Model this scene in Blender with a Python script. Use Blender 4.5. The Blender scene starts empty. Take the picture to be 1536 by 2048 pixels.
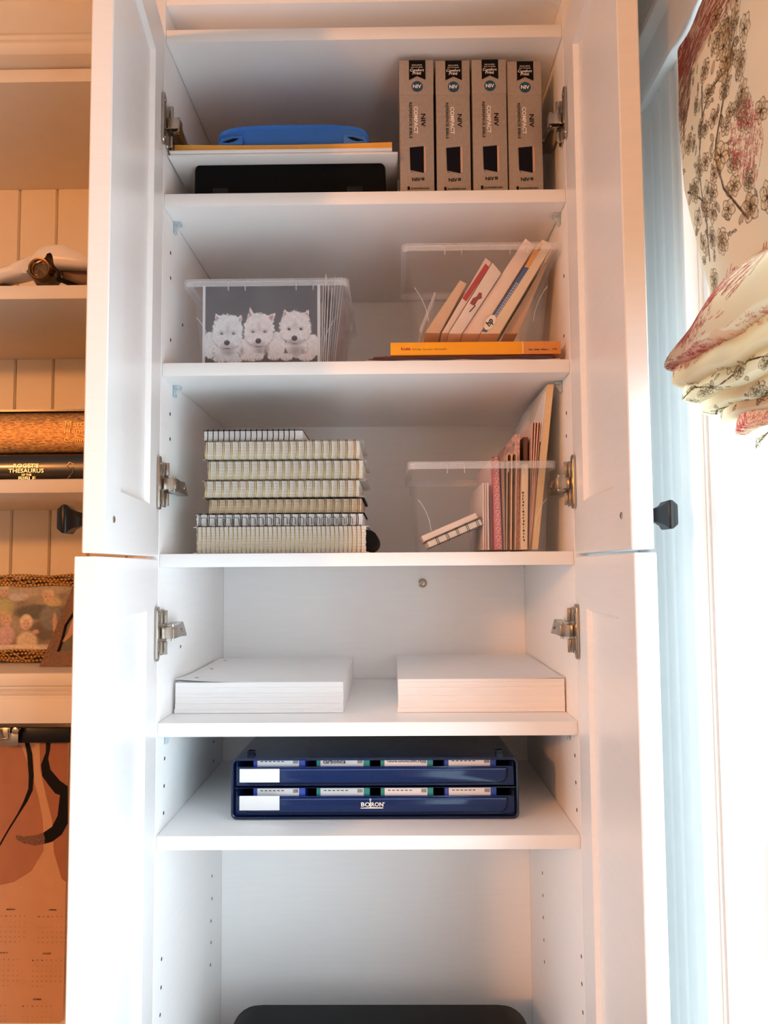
import bpy, bmesh, math, random
import numpy as np
from mathutils import Vector, Matrix
random.seed(7); RNG = np.random.RandomState(11)
SC = bpy.context.scene
COL = SC.collection
PI = math.pi

# ------------------------------------------------------------------ camera, light, exposure
F, PITCH, YAW, ROLL = 1586.55, .0683, .0113, .0068
CAM = Vector((.0368, -1.0788, 1.4924))
def _rows():
    A = Matrix(((math.cos(YAW), math.sin(YAW), 0), (-math.sin(YAW), math.cos(YAW), 0), (0, 0, 1)))
    B = Matrix(((1, 0, 0), (0, math.cos(PITCH), math.sin(PITCH)), (0, -math.sin(PITCH), math.cos(PITCH))))
    D = Matrix(((math.cos(ROLL), 0, -math.sin(ROLL)), (0, 1, 0), (math.sin(ROLL), 0, math.cos(ROLL))))
    return D @ B @ A
MX = _rows()
cd = bpy.data.cameras.new('camera'); cam = bpy.data.objects.new('camera', cd); COL.objects.link(cam)
cd.lens = F / 2048 * 36; cd.sensor_width = 36; cd.clip_start = .02
rot = Matrix((MX[0], MX[2], -MX[1])).transposed()
cam.matrix_world = Matrix.Translation(CAM) @ rot.to_4x4()
SC.camera = cam
SC.view_settings.view_transform = 'Standard'; SC.view_settings.look = 'None'
SC.view_settings.gamma = 1; SC.view_settings.use_curve_mapping = False
SC.view_settings.exposure = 0.13
SC.cycles.use_denoising = True
SC.cycles.max_bounces = 12; SC.cycles.diffuse_bounces = 10; SC.cycles.transparent_max_bounces = 24
SC.cycles.caustics_reflective = False; SC.cycles.caustics_refractive = False

SKY = (0.70, 0.89, 1.0); SKY_STRENGTH = 5.4
w = bpy.data.worlds.new('sky'); SC.world = w; w.use_nodes = True
w.node_tree.nodes['Background'].inputs[0].default_value = (*SKY, 1)
w.node_tree.nodes['Background'].inputs[1].default_value = SKY_STRENGTH

LAMP_POS = (-1.89, -2.77, 2.10); LAMP_POWER = 138.0; LAMP_COLOR = (1.0, .37, .105)
ld = bpy.data.lights.new('warm_lamp', 'POINT'); ld.energy = LAMP_POWER; ld.color = LAMP_COLOR; ld.shadow_soft_size = .10
lo = bpy.data.objects.new('warm_lamp', ld); lo.location = LAMP_POS; COL.objects.link(lo)

XW = .37                                   # right wall surface
WY0, WY1, WZ0, WZ1 = -.24, -1.85, .12, 2.05   # window opening
pd = bpy.data.lights.new('window_portal', 'AREA'); pd.shape = 'RECTANGLE'
pd.size = WZ1 - WZ0; pd.size_y = abs(WY1 - WY0); pd.cycles.is_portal = True
po = bpy.data.objects.new('window_portal', pd); COL.objects.link(po)
po.location = (XW + .125, (WY0 + WY1) / 2, (WZ0 + WZ1) / 2)
po.rotation_euler = (0, PI / 2, 0)

# ------------------------------------------------------------------ helpers
def ray(px, py):
    return MX.transposed() @ Vector(((px - 768) / F, 1, (1024 - py) / F))
def at(px, py, Y):
    r = ray(px, py); return CAM + r * ((Y - CAM.y) / r.y)
def atx(px, py, X):
    r = ray(px, py); return CAM + r * ((X - CAM.x) / r.x)
def lin(c):
    if isinstance(c, str):
        c = [int(c[i:i + 2], 16) / 255 for i in (1, 3, 5)]
    return tuple(((x + .055) / 1.055) ** 2.4 if x > .04045 else x / 12.92 for x in c[:3])

def mat(name, color, rough=.5, metal=0, var=.04, scale=40, bump=0, bscale=300, spec=.5, coat=0, stretch=(1, 1, 1), trans=0):
    m = bpy.data.materials.new(name); m.use_nodes = True
    nt = m.node_tree; b = nt.nodes['Principled BSDF']
    c = lin(color)
    tc = nt.nodes.new('ShaderNodeTexCoord'); mp = nt.nodes.new('ShaderNodeMapping'); mp.inputs['Scale'].default_value = stretch
    nt.links.new(tc.outputs['Object'], mp.inputs[0])
    n = nt.nodes.new('ShaderNodeTexNoise'); n.inputs['Scale'].default_value = scale; n.inputs['Detail'].default_value = 4
    nt.links.new(mp.outputs[0], n.inputs['Vector'])
    r = nt.nodes.new('ShaderNodeValToRGB')
    r.color_ramp.elements[0].position = .3; r.color_ramp.elements[1].position = .7
    r.color_ramp.elements[0].color = (*[max(0, x * (1 - var)) for x in c], 1)
    r.color_ramp.elements[1].color = (*[min(1, x * (1 + var)) for x in c], 1)
    nt.links.new(n.outputs['Fac'], r.inputs[0]); nt.links.new(r.outputs[0], b.inputs['Base Color'])
    b.inputs['Roughness'].default_value = rough; b.inputs['Metallic'].default_value = metal
    b.inputs['Specular IOR Level'].default_value = spec; b.inputs['Coat Weight'].default_value = coat
    b.inputs['Coat Roughness'].default_value = .12
    if bump:
        n2 = nt.nodes.new('ShaderNodeTexNoise'); n2.inputs['Scale'].default_value = bscale; n2.inputs['Detail'].default_value = 3
        nt.links.new(mp.outputs[0], n2.inputs['Vector'])
        bp = nt.nodes.new('ShaderNodeBump'); bp.inputs['Strength'].default_value = bump; bp.inputs['Distance'].default_value = .001
        nt.links.new(n2.outputs['Fac'], bp.inputs['Height']); nt.links.new(bp.outputs[0], b.inputs['Normal'])
    if trans:
        out = nt.nodes['Material Output']; tr = nt.nodes.new('ShaderNodeBsdfTranslucent'); mx = nt.nodes.new('ShaderNodeMixShader')
        nt.links.new(r.outputs[0], tr.inputs[0]); mx.inputs[0].default_value = trans
        nt.links.new(b.outputs[0], mx.inputs[1]); nt.links.new(tr.outputs[0], mx.inputs[2]); nt.links.new(mx.outputs[0], out.inputs[0])
    return m

def clear(name, color, opacity, rough=.15, tint=(1, 1, 1)):
    m = bpy.data.materials.new(name); m.use_nodes = True; nt = m.node_tree; b = nt.nodes['Principled BSDF']
    b.inputs['Base Color'].default_value = (*lin(color), 1); b.inputs['Roughness'].default_value = rough
    b.inputs['Specular IOR Level'].default_value = .6
    out = nt.nodes['Material Output']; tr = nt.nodes.new('ShaderNodeBsdfTransparent'); tr.inputs[0].default_value = (*tint, 1)
    n = nt.nodes.new('ShaderNodeTexNoise'); n.inputs['Scale'].default_value = 25
    mr = nt.nodes.new('ShaderNodeMapRange'); mr.inputs['To Min'].default_value = opacity * .9; mr.inputs['To Max'].default_value = opacity * 1.1
    nt.links.new(n.outputs['Fac'], mr.inputs[0])
    mx = nt.nodes.new('ShaderNodeMixShader'); nt.links.new(mr.outputs[0], mx.inputs[0])
    nt.links.new(tr.outputs[0], mx.inputs[1]); nt.links.new(b.outputs[0], mx.inputs[2]); nt.links.new(mx.outputs[0], out.inputs[0])
    return m

def printed(name, rough=.5, trans=0, bump=0):
    m = bpy.data.materials.new(name); m.use_nodes = True; nt = m.node_tree; b = nt.nodes['Principled BSDF']
    a = nt.nodes.new('ShaderNodeVertexColor'); a.layer_name = 'Col'
    nt.links.new(a.outputs[0], b.inputs['Base Color']); b.inputs['Roughness'].default_value = rough
    if bump:
        n2 = nt.nodes.new('ShaderNodeTexNoise'); n2.inputs['Scale'].default_value = 900
        tc = nt.nodes.new('ShaderNodeTexCoord'); nt.links.new(tc.outputs['Object'], n2.inputs['Vector'])
        bp = nt.nodes.new('ShaderNodeBump'); bp.inputs['Strength'].default_value = bump; bp.inputs['Distance'].default_value = .001
        nt.links.new(n2.outputs['Fac'], bp.inputs['Height']); nt.links.new(bp.outputs[0], b.inputs['Normal'])
    if trans:
        out = nt.nodes['Material Output']; tr = nt.nodes.new('ShaderNodeBsdfTranslucent'); mx = nt.nodes.new('ShaderNodeMixShader')
        nt.links.new(a.outputs[0], tr.inputs[0]); mx.inputs[0].default_value = trans
        nt.links.new(b.outputs[0], mx.inputs[1]); nt.links.new(tr.outputs[0], mx.inputs[2]); nt.links.new(mx.outputs[0], out.inputs[0])
    return m

_txt = {}
def text_geo(s, bold=0):
    k = (s, bold)
    if k not in _txt:
        cu = bpy.data.curves.new('lettering', 'FONT'); cu.body = s; cu.align_x = 'CENTER'; cu.align_y = 'CENTER'; cu.size = 1; cu.offset = bold; cu.resolution_u = 2
        o = bpy.data.objects.new('lettering', cu); COL.objects.link(o)
        bpy.context.view_layer.update()
        me = o.evaluated_get(bpy.context.evaluated_depsgraph_get()).to_mesh()
        V = [tuple(v.co) for v in me.vertices]; P = [tuple(p.vertices) for p in me.polygons]
        bpy.data.objects.remove(o); bpy.data.curves.remove(cu)
        xs = [v[0] for v in V] or [0]; ys = [v[1] for v in V] or [0]
        cx, cy = (min(xs) + max(xs)) / 2, (min(ys) + max(ys)) / 2
        V = [(x - cx, y - cy) for x, y, *_ in V]
        _txt[k] = (V, P, max(xs) - min(xs), max(ys) - min(ys))
    return _txt[k]

class MB:
    def __init__(s): s.v = []; s.f = []; s.m = []; s.M = Matrix(); s.mi = 0
    def add(s, vs, fs):
        o = len(s.v); M = s.M
        s.v += [tuple(M @ Vector(v)) for v in vs]; s.f += [tuple(i + o for i in f) for f in fs]; s.m += [s.mi] * len(fs); return s
    def box(s, x0, x1, y0, y1, z0, z1):
        return s.add([(x, y, z) for z in (z0, z1) for y in (y0, y1) for x in (x0, x1)],
                     [(0, 2, 3, 1), (4, 5, 7, 6), (0, 1, 5, 4), (2, 6, 7, 3), (0, 4, 6, 2), (1, 3, 7, 5)])
    def prism(s, pts, a, b, axis='y'):
        """outline extruded along axis: y: pts=(x,z); x: pts=(y,z); z: pts=(x,y)"""
        n = len(pts)
        def P(p, t): return {'y': (p[0], t, p[1]), 'x': (t, p[0], p[1]), 'z': (p[0], p[1], t)}[axis]
        vs = [P(p, a) for p in pts] + [P(p, b) for p in pts]
        return s.add(vs, [tuple(range(n))[::-1], tuple(range(n, 2 * n))] + [(i, (i + 1) % n, n + (i + 1) % n, n + i) for i in range(n)])
    def loft(s, rings, close=True, caps=True):
        n = len(rings[0]); vs = [p for r in rings for p in r]; fs = []
        for k in range(len(rings) - 1):
            for i in range(n if close else n - 1):
                j = (i + 1) % n; fs.append((k * n + i, k * n + j, (k + 1) * n + j, (k + 1) * n + i))
        if caps: fs += [tuple(range(n))[::-1], tuple(range((len(rings) - 1) * n, len(rings) * n))]
        return s.add(vs, fs)
    def tube(s, pts, r, n=6, closed=False):
        P = [Vector(p) for p in pts]; rings = []; N = len(P); up = None
        for i in range(N):
            t = (P[(i + 1) % N] - P[i - 1]) if closed else (P[min(i + 1, N - 1)] - P[max(i - 1, 0)])
            t.normalize()
            if up is None: up = t.orthogonal()
            up = (up - t * up.dot(t)).normalized(); w_ = t.cross(up); rr = r[i] if hasattr(r, '__len__') else r
            rings.append([tuple(P[i] + (up * math.cos(2 * PI * k / n) + w_ * math.sin(2 * PI * k / n)) * rr) for k in range(n)])
        if closed: rings.append(rings[0]); return s.loft(rings, True, False)
        return s.loft(rings)
    def lathe(s, prof, n=24, axis='y', c=(0, 0, 0)):
        rings = []
        for r, t in prof:
            ring = []
            for k in range(n):
                a = 2 * PI * k / n; p, q = r * math.cos(a), r * math.sin(a)
                ring.append({'y': (c[0] + p, c[1] + t, c[2] + q), 'z': (c[0] + p, c[1] + q, c[2] + t), 'x': (c[0] + t, c[1] + p, c[2] + q)}[axis])
            rings.append(ring)
        return s.loft(rings)
    def sphere(s, c, r, n=8, m=5):
        if not hasattr(r, '__len__'): r = (r, r, r)
        rings = [[(c[0] + r[0] * math.sin(PI * j / m) * math.cos(2 * PI * k / n), c[1] + r[1] * math.sin(PI * j / m) * math.sin(2 * PI * k / n), c[2] + r[2] * math.cos(PI * j / m)) for k in range(n)] for j in range(m + 1)]
        rings[0] = [(c[0] + 1e-5 * math.cos(2 * PI * k / n), c[1] + 1e-5 * math.sin(2 * PI * k / n), c[2] + r[2]) for k in range(n)]
        rings[-1] = [(c[0] + 1e-5 * math.cos(2 * PI * k / n), c[1] + 1e-5 * math.sin(2 * PI * k / n), c[2] - r[2]) for k in range(n)]
        return s.loft(rings)
    def text(s, t, x, z, y=0, w=None, h=None, rot=0, bold=0, shear=0):
        """flat lettering in the x-z plane facing -y, centred at x,z, fitted to width w or height h"""
        V, P, tw, th = text_geo(t, bold)
        if not V: return s
        k = (w / tw) if w else (h / th); kz = (h / th) if h else k
        ca, sa = math.cos(rot), math.sin(rot); vs = []
        for a, b in V:
            a, b = a * k + shear * b * kz, b * kz; vs.append((x + a * ca - b * sa, y, z + a * sa + b * ca))
        return s.add(vs, P)
    def poly(s, pts, y=0): return s.add([(p[0], y, p[1]) for p in pts], [tuple(range(len(pts)))])
    def build(s, name, mats, parent=None, bevel=0, seg=2, smooth=None, loc=None, rot=None):
        me = bpy.data.meshes.new(name); me.from_pydata(s.v, [], s.f); me.update()
        if not isinstance(mats, (list, tuple)): mats = [mats]
        for m in mats: me.materials.append(m)
        me.polygons.foreach_set('material_index', s.m)
        bm = bmesh.new(); bm.from_mesh(me); bmesh.ops.recalc_face_normals(bm, faces=bm.faces)
        if bevel:
            es = [e for e in bm.edges if len(e.link_faces) == 2 and e.calc_face_angle(0) > .5]
            bmesh.ops.bevel(bm, geom=es, offset=bevel, segments=seg, profile=.5, affect='EDGES', clamp_overlap=True)
        bm.to_mesh(me); bm.free()
        o = bpy.data.objects.new(name, me); COL.objects.link(o)
        if smooth is None: smooth = bool(bevel)
        if smooth:
            me.shade_smooth()
            try: me.set_sharp_from_angle(angle=.6)
            except Exception: pass
        if parent: o.parent = parent
        if loc is not None: o.location = loc
        if rot is not None: o.rotation_euler = rot
        return o

def tag(o, label, cat, group=None):
    o['label'] = label; o['category'] = cat
    if group: o['group'] = group
    return o
def thing(name, label, cat, loc=(0, 0, 0), rot=(0, 0, 0), group=None):
    o = bpy.data.objects.new(name, None); COL.objects.link(o); o.empty_display_size = .02
    o.location = loc; o.rotation_euler = rot
    return tag(o, label, cat, group)
def struct(o): o['kind'] = 'structure'; return o
def copy_tree(o, parent=None):
    c = o.copy(); COL.objects.link(c); c.parent = parent
    for ch in list(o.children): copy_tree(ch, c)
    return c
def B(*a): return MB().box(*a)
def rrect(w, h, r, n=5, x0=0, z0=0):
    pts = []
    for cx, cz, a0 in ((w - r, r, -90), (w - r, h - r, 0), (r, h - r, 90), (r, r, 180)):
        for k in range(n + 1):
            a = math.radians(a0 + 90 * k / n); pts.append((x0 + cx + r * math.cos(a), z0 + cz + r * math.sin(a)))
    return pts
def colour_grid(name, X, Cl, material, parent=None):
    """X: (rows, cols, 3) points, Cl: (rows, cols, 3) linear colour"""
    r, c = X.shape[:2]; me = bpy.data.meshes.new(name)
    idx = np.arange(r * c).reshape(r, c)
    q = np.stack([idx[:-1, :-1], idx[:-1, 1:], idx[1:, 1:], idx[1:, :-1]], -1).reshape(-1, 4)
    me.vertices.add(r * c); me.vertices.foreach_set('co', X.reshape(-1).astype(np.float32))
    me.loops.add(q.size); me.loops.foreach_set('vertex_index', q.reshape(-1).astype(np.int32))
    me.polygons.add(len(q)); me.polygons.foreach_set('loop_start', (np.arange(len(q)) * 4).astype(np.int32))
    me.update(); me.validate()
    a = me.color_attributes.new('Col', 'FLOAT_COLOR', 'POINT')
    a.data.foreach_set('color', np.concatenate([Cl, np.ones((r, c, 1))], -1).reshape(-1).astype(np.float32))
    me.materials.append(material); me.shade_smooth()
    o = bpy.data.objects.new(name, me); COL.objects.link(o)
    if parent: o.parent = parent
    return o
def vnoise(h, w, cell, seed=0):
    r = np.random.RandomState(seed); gh, gw = int(h / cell) + 3, int(w / cell) + 3; g = r.rand(gh, gw)
    yy, xx = np.arange(h) / cell, np.arange(w) / cell; y0, x0 = yy.astype(int), xx.astype(int)
    fy, fx = (yy - y0)[:, None], (xx - x0)[None]; fy, fx = fy * fy * (3 - 2 * fy), fx * fx * (3 - 2 * fx)
    a, b, c, d = g[y0][:, x0], g[y0][:, x0 + 1], g[y0 + 1][:, x0], g[y0 + 1][:, x0 + 1]
    return (a * (1 - fx) + b * fx) * (1 - fy) + (c * (1 - fx) + d * fx) * fy

# ------------------------------------------------------------------ materials
M = {}
M['cab'] = mat('white_foil', '#f6f6f6', .32, var=.012, scale=60, bump=.05, bscale=160, stretch=(.2, .2, 3))
M['wall'] = mat('wall_paint', '#e2e2df', .6, var=.015, scale=8)
M['trim'] = mat('trim_paint', '#dfe1e0', .38, var=.012, scale=20)
M['farwall'] = mat('slate_wall_paint', '#8d979d', .7, var=.02, scale=8)
M['ceil'] = mat('ceiling_paint', '#c9cccd', .7, var=.01, scale=8)
M['frontwall'] = mat('pale_blue_wall_paint', '#a9bac6', .7, var=.02, scale=8)
M['floor'] = mat('floor_dark_carpet', '#77777a', .5, var=.06, scale=6, stretch=(1, 8, 1))
M['bookcase'] = mat('bookcase_paint', '#e3d8c6', .42, var=.02, scale=25)
M['steel'] = mat('nickel', '#b9b0a6', .22, 1, var=.06, scale=80)
M['black'] = mat('black_plastic', '#050505', .5, var=.2, scale=200, spec=.12)
M['blackgloss'] = mat('black_lacquer', '#08080a', .3, var=.1, scale=60, spec=.35)
M['hole'] = mat('hole_shadow', '#3a3632', .8)
M['clearpin'] = clear('clear_pin', '#cfdfe6', .45)
M['bin'] = clear('bin_plastic', '#e6e9ee', .068, .12, (.98, .985, .99))
M['rim'] = clear('bin_rim', '#f0f2f6', .27, .2, (.97, .975, .985))
M['glass'] = clear('window_glass', '#ffffff', .03, .02)
M['white'] = mat('white_paper', '#f1f0f0', .6, var=.01)
M['paper'] = mat('page_stack', '#f0eeee', .65, var=.05, scale=30, stretch=(1, 1, 60))
M['cream'] = mat('cream_pages', '#eae2d6', .65, var=.09, scale=30, stretch=(1, 1, 50))
M['kraft'] = mat('kraft_box', '#a1968d', .6, var=.07, scale=220, bump=.05)
M['ink'] = mat('dark_ink', '#0d0b0d', .6, spec=.15)
M['inkbrown'] = mat('brown_ink', '#4a3a33', .5)
M['whiteink'] = mat('white_ink', '#f4f1ec', .5)
M['niv'] = mat('blue_roundel_ink', '#1d4a68', .45)
M['red'] = mat('red_ink', '#b3282a', .5)
M['blue'] = mat('blue_foam', '#2f6fc4', .5, var=.04, bump=.1, bscale=900)
M['yellow'] = mat('yellow_envelope', '#efb14d', .55)
M['orange'] = mat('orange_card', '#f7a81e', .45, var=.03)
M['tan'] = mat('tan_card', '#d98f45', .5)
M['gold'] = mat('gold_wire', '#86713f', .36, .8, var=.05)
M['bronze'] = mat('bronze', '#8a6a4a', .25, 1, var=.15, scale=60)
M['darkwire'] = mat('dark_wire', '#2c2420', .45, .4)
# ------------------------------------------------------------------ room shell
FZ, CZ = -.10, 2.335; XL, YF, YB = -2.7, -3.7, .46
struct(B(XL - .1, XW + .15, YF - .1, YB + .1, FZ - .1, FZ).build('floor', M['floor']))
struct(B(XL - .1, XW + .15, YF - .1, YB + .1, CZ, CZ + .1).build('ceiling', M['ceil']))
struct(B(XL - .1, XW + .15, YB, YB + .1, FZ, CZ).build('wall_back', M['wall']))
struct(B(XL - .1, XL, YF, YB, FZ, CZ).build('wall_left', M['farwall']))
struct(B(XL - .1, XW + .15, YF - .1, YF, FZ, CZ).build('wall_front', M['frontwall']))
mb = MB()
mb.box(XW, XW + .15, YF, WY1, FZ, CZ); mb.box(XW, XW + .15, WY0, YB, FZ, CZ)
mb.box(XW, XW + .15, WY1, WY0, FZ, WZ0); mb.box(XW, XW + .15, WY1, WY0, WZ1, CZ)
struct(mb.build('wall_right', M['wall']))

# crown moulding along the right wall
prof = [(0, 2.185), (-.008, 2.185), (-.010, 2.197), (-.018, 2.203), (-.022, 2.222), (-.040, 2.25), (-.062, 2.275), (-.070, 2.292), (-.080, 2.296), (-.082, CZ - .002), (0, CZ - .002)]
mb = MB(); n = len(prof)
mb.add([(XW + x, y, z) for y in (YF + .01, YB - .01) for x, z in prof], [tuple(range(n)), tuple(range(n, 2 * n))] + [(i, (i + 1) % n, n + (i + 1) % n, n + i) for i in range(n)])
struct(mb.build('trim_1', M['trim'], bevel=.001))

# window: casing, head casing, sashes and panes
win = bpy.data.objects.new('window_1', None); COL.objects.link(win); win.location = (XW, WY0, WZ0); struct(win)
win['label'] = 'tall white sash window with fluted casing beside the cabinet'
WO = Vector((XW, WY0, WZ0))
def wb(name, *a, m=None, bevel=.0012):
    mb = MB(); mb.M = Matrix.Translation(-WO); mb.box(*a); return mb.build(name, m or M['trim'], win, bevel=bevel)
cas = [(0, -.012), (.022, -.012), (.025, -.016), (.025, -.026), (.019, -.031), (.017, -.048), (.014, -.052), (.017, -.057), (.0165, -.078), (.0135, -.082), (.0165, -.087), (.016, -.112), (.011, -.118), (.014, -.124), (.013, -.134), (0, -.138)]
def casing(y_sign, y_base):
    mb = MB(); n = len(cas)
    pts = [(XW - x, y_base + y_sign * (y + .012)) for x, y in cas]
    mb.M = Matrix.Translation(-WO)
    mb.add([(p[0], p[1], z) for z in (WZ0 - .06, WZ1 + .004) for p in pts], [tuple(range(n)), tuple(range(n, 2 * n))] + [(i, (i + 1) % n, n + (i + 1) % n, n + i) for i in range(n)])
    mb.build('casing', M['trim'], win, bevel=.0008)
casing(1, -.108); casing(-1, WY1 - .126)
hp = [(0, WZ1 + .002), (.026, WZ1 + .002), (.028, WZ1 + .010), (.026, WZ1 + .055), (.031, WZ1 + .060), (.036, WZ1 + .066), (.034, WZ1 + .074), (.028, WZ1 + .077), (.024, WZ1 + .082), (.022, WZ1 + .105), (.0, WZ1 + .112)]
mb = MB(); n = len(hp); mb.M = Matrix.Translation(-WO)
mb.add([(XW - x, y, z) for y in (-.078, WY1 - .15) for x, z in hp], [tuple(range(n)), tuple(range(n, 2 * n))] + [(i, (i + 1) % n, n + (i + 1) % n, n + i) for i in range(n)])
mb.build('head_casing', M['trim'], win, bevel=.001)
wb('sill', XW - .05, XW + .145, WY1 - .15, WY0 + .15, WZ0 - .09, WZ0)
for y0, y1 in ((WY0 - .014, WY0), (WY1, WY1 + .014)): wb('jamb', XW + .002, XW + .13, y0, y1, WZ0, WZ1)
wb('jamb', XW + .002, XW + .13, WY1 + .014, WY0 - .014, WZ1 - .014, WZ1)
MR = 1.205
for nm, z0, z1, xx in (('sash', WZ0, MR + .02, .055), ('sash', MR - .02, WZ1 - .014, .090)):
    mb = MB(); mb.M = Matrix.Translation(-WO); y0, y1 = WY1 + .016, WY0 - .016
    for a in ((y0, y0 + .045, z0, z1), (y1 - .045, y1, z0, z1), (y0 + .045, y1 - .045, z0, z0 + .045), (y0 + .045, y1 - .045, z1 - .045, z1)):
        mb.box(XW + xx, XW + xx + .032, *a)
    s_ = mb.build(nm, M['trim'], win, bevel=.002)
    p_ = MB(); p_.M = Matrix.Translation(-WO); p_.box(XW + xx + .014, XW + xx + .018, y0 + .04, y1 - .04, z0 + .04, z1 - .04); p_.build('pane', M['glass'], s_)

# ------------------------------------------------------------------ tall cabinet
HW, DEP, TH = .282, .414, .0184
ZS = [2.2581, 2.0169, 1.7754, 1.5111, 1.2841, 1.1360]
cab = thing('storage_cabinet', 'tall narrow white cabinet with four open shaker doors and full shelves', 'cabinet', (0, 0, FZ))
def cb(name, *a, m=None, bevel=.0008):
    mb = MB(); mb.M = Matrix.Translation((0, 0, -FZ)); mb.box(*a); return mb.build(name, m or M['cab'], cab, bevel=bevel)
CT = 2.333
cb('side_panel', -HW - .018, -HW, -.001, DEP + .006, FZ, CT)
cb('side_panel', HW, HW + .018, -.001, DEP + .006, FZ, CT)
bp_ = cb('back_panel', -HW, HW, DEP, DEP + .006, FZ, CT)
cb('top_panel', -HW, HW, 0, DEP, 2.2955, CT)
ZB = .56
for z in ZS + [ZB]: cb('shelf', -HW + .0006, HW - .0006, 0, DEP - .002, z - TH, z)
cb('plinth', -HW, HW, .05, .068, FZ, FZ + .12)
cb('filler_panel', HW + .018, XW - .001, .002, .02, FZ, 2.18)
# screw cap on the back panel
p = at(845, 1166, DEP)
mb = MB(); mb.M = Matrix.Translation((0, 0, -FZ))
mb.lathe([(.0085, 0), (.0085, -.0012), (.0068, -.0018), (.006, -.0008), (.0048, -.0008), (.0042, -.0026), (.0018, -.003), (.0012, -.0012), (.0001, -.0012)], 20, 'y', (p.x, DEP, p.z))
mb.build('screw_cap', M['steel'], cab, smooth=True)
# peg holes and clear pins
def peg(px, py, s):
    p = atx(px, py, s * HW)
    if not (0.01 < p.y < DEP - .01): p.y = min(max(p.y, .03), DEP - .03)
    mb = MB(); mb.M = Matrix.Translation((0, 0, -FZ)); mb.lathe([(.0026, .002), (.0026, -.0003), (.0001, -.0003)] if s > 0 else [(.0026, -.002), (.0026, .0003), (.0001, .0003)], 10, 'x', (s * HW, p.y, p.z)); mb.build('peg_hole', M['hole'], cab)
for px, py in ((341, 506), (341, 556), (365, 650), (341, 680), (340, 828), (340, 878), (361, 1293), (329, 1517), (328, 1572), (327, 1626), (427, 1483), (427, 1522), (424, 1752), (424, 1797), (422, 1842), (422, 1885), (421, 1930), (323, 1918), (322, 1975), (320, 2030)): peg(px, py, -1)
for px, py in ((1128, 552), (1128, 672), (1133, 826), (1133, 872), (1150, 1511), (1152, 1565), (1154, 1620), (1085, 1746), (1086, 1791), (1087, 1835), (1088, 1880), (1089, 1924), (1163, 1913), (1164, 1968), (1166, 2025)): peg(px, py, 1)
for px, py, s in ((348, 452, -1), (1121, 452, 1), (347, 776, -1), (1124, 775, 1), (330, 1480, -1), (1140, 1476, 1)):
    k = min(range(6), key=lambda i: abs(at(700, py, 0).z - (ZS[i] - TH)) if i else 9)
    z = ZS[k] - TH - .0005; y = atx(px, py, s * HW).y; y = min(max(y, .03), .06)
    mb = MB(); mb.M = Matrix.Translation((0, 0, -FZ)); x0, x1 = sorted((s * HW, s * (HW - .011)))
    mb.box(x0, x1, y - .006, y + .006, z - .0045, z); mb.box(*sorted((s * HW, s * (HW - .004))), y - .005, y + .005, z - .016, z - .0045)
    mb.prism([(s * HW, z - .016), (s * (HW - .004), z - .014), (s * (HW - .0095), z - .0045), (s * HW, z - .0045)], y - .001, y + .001)
    mb.build('shelf_pin', M['clearpin'], cab, bevel=.0006)

# doors
DW, DT = .297, .022
DOORS = [(-1, 83.4, 1.5075, 2.2475, True), (-1, 84.8, .02, 1.5040, False), (1, 87.6, 1.5075, 2.2475, True), (1, 88.0, .02, 1.5040, False)]
DM = []
for s, th, z0, z1, knob in DOORS:
    t = math.radians(th); h = Vector((s * HW, -.004, 0)); d = Vector((-s * math.cos(t), -math.sin(t), 0)); o_ = Vector((s * math.sin(t), -math.cos(t), 0))
    W4 = Matrix(((d.x, o_.x, 0, h.x), (d.y, o_.y, 0, h.y), (0, 0, 1, -FZ), (0, 0, 0, 1))); DM.append(W4)
    S = .0665; mb = MB(); mb.M = W4
    def ring(i, T): return [(i, T, z0 + i), (DW - i, T, z0 + i), (DW - i, T, z1 - i), (i, T, z1 - i)]
    rs = [ring(S + .0055, .0062), ring(S + .004, .0058), ring(S, 0), ring(.0012, 0), ring(0, .0012), ring(0, DT - .0012), ring(.0012, DT), ring(S, DT), ring(S + .004, DT - .0058), ring(S + .0055, DT - .0062), ring(S + .0055, .0062)]
    mb.loft(rs, True, False); dr = mb.build('door', M['cab'], cab)
    pm = MB(); pm.M = W4; pm.box(S + .0056, DW - S - .0056, .0066, DT - .0066, z0 + S + .0056, z1 - S - .0056); pm.build('panel', M['cab'], dr)
    if knob:
        km = MB(); km.M = W4; u0, zk = .2615, 1.5425
        pr_ = [(.0085, DT), (.0070, DT + .002), (.0066, DT + .008), (.0078, DT + .013), (.0105, DT + .018), (.0135, DT + .0205), (.0145, DT + .022), (.0145, DT + .0255), (.0138, DT + .0262), (.0105, DT + .031), (.0085, DT + .0322)]
        km.loft([[(u0 - r, T, zk - r), (u0 + r, T, zk - r), (u0 + r, T, zk + r), (u0 - r, T, zk + r)] for r, T in pr_]); kb = km.build('knob', M['blackgloss'], dr, bevel=.0008)
        kb['label'] = 'black square flared knob'
        sm = MB(); sm.M = W4; sm.lathe([(.0038, .001), (.0038, -.0006), (.0030, -.0012), (.0012, -.0010), (.0008, -.0003), (.0001, -.0003)], 14, 'y', (u0, 0, zk)); sm.box(u0 - .0028, u0 + .0028, -.0014, -.0008, zk - .0005, zk + .0005); sm.build('knob_screw', M['steel'], dr, smooth=True)

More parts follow.
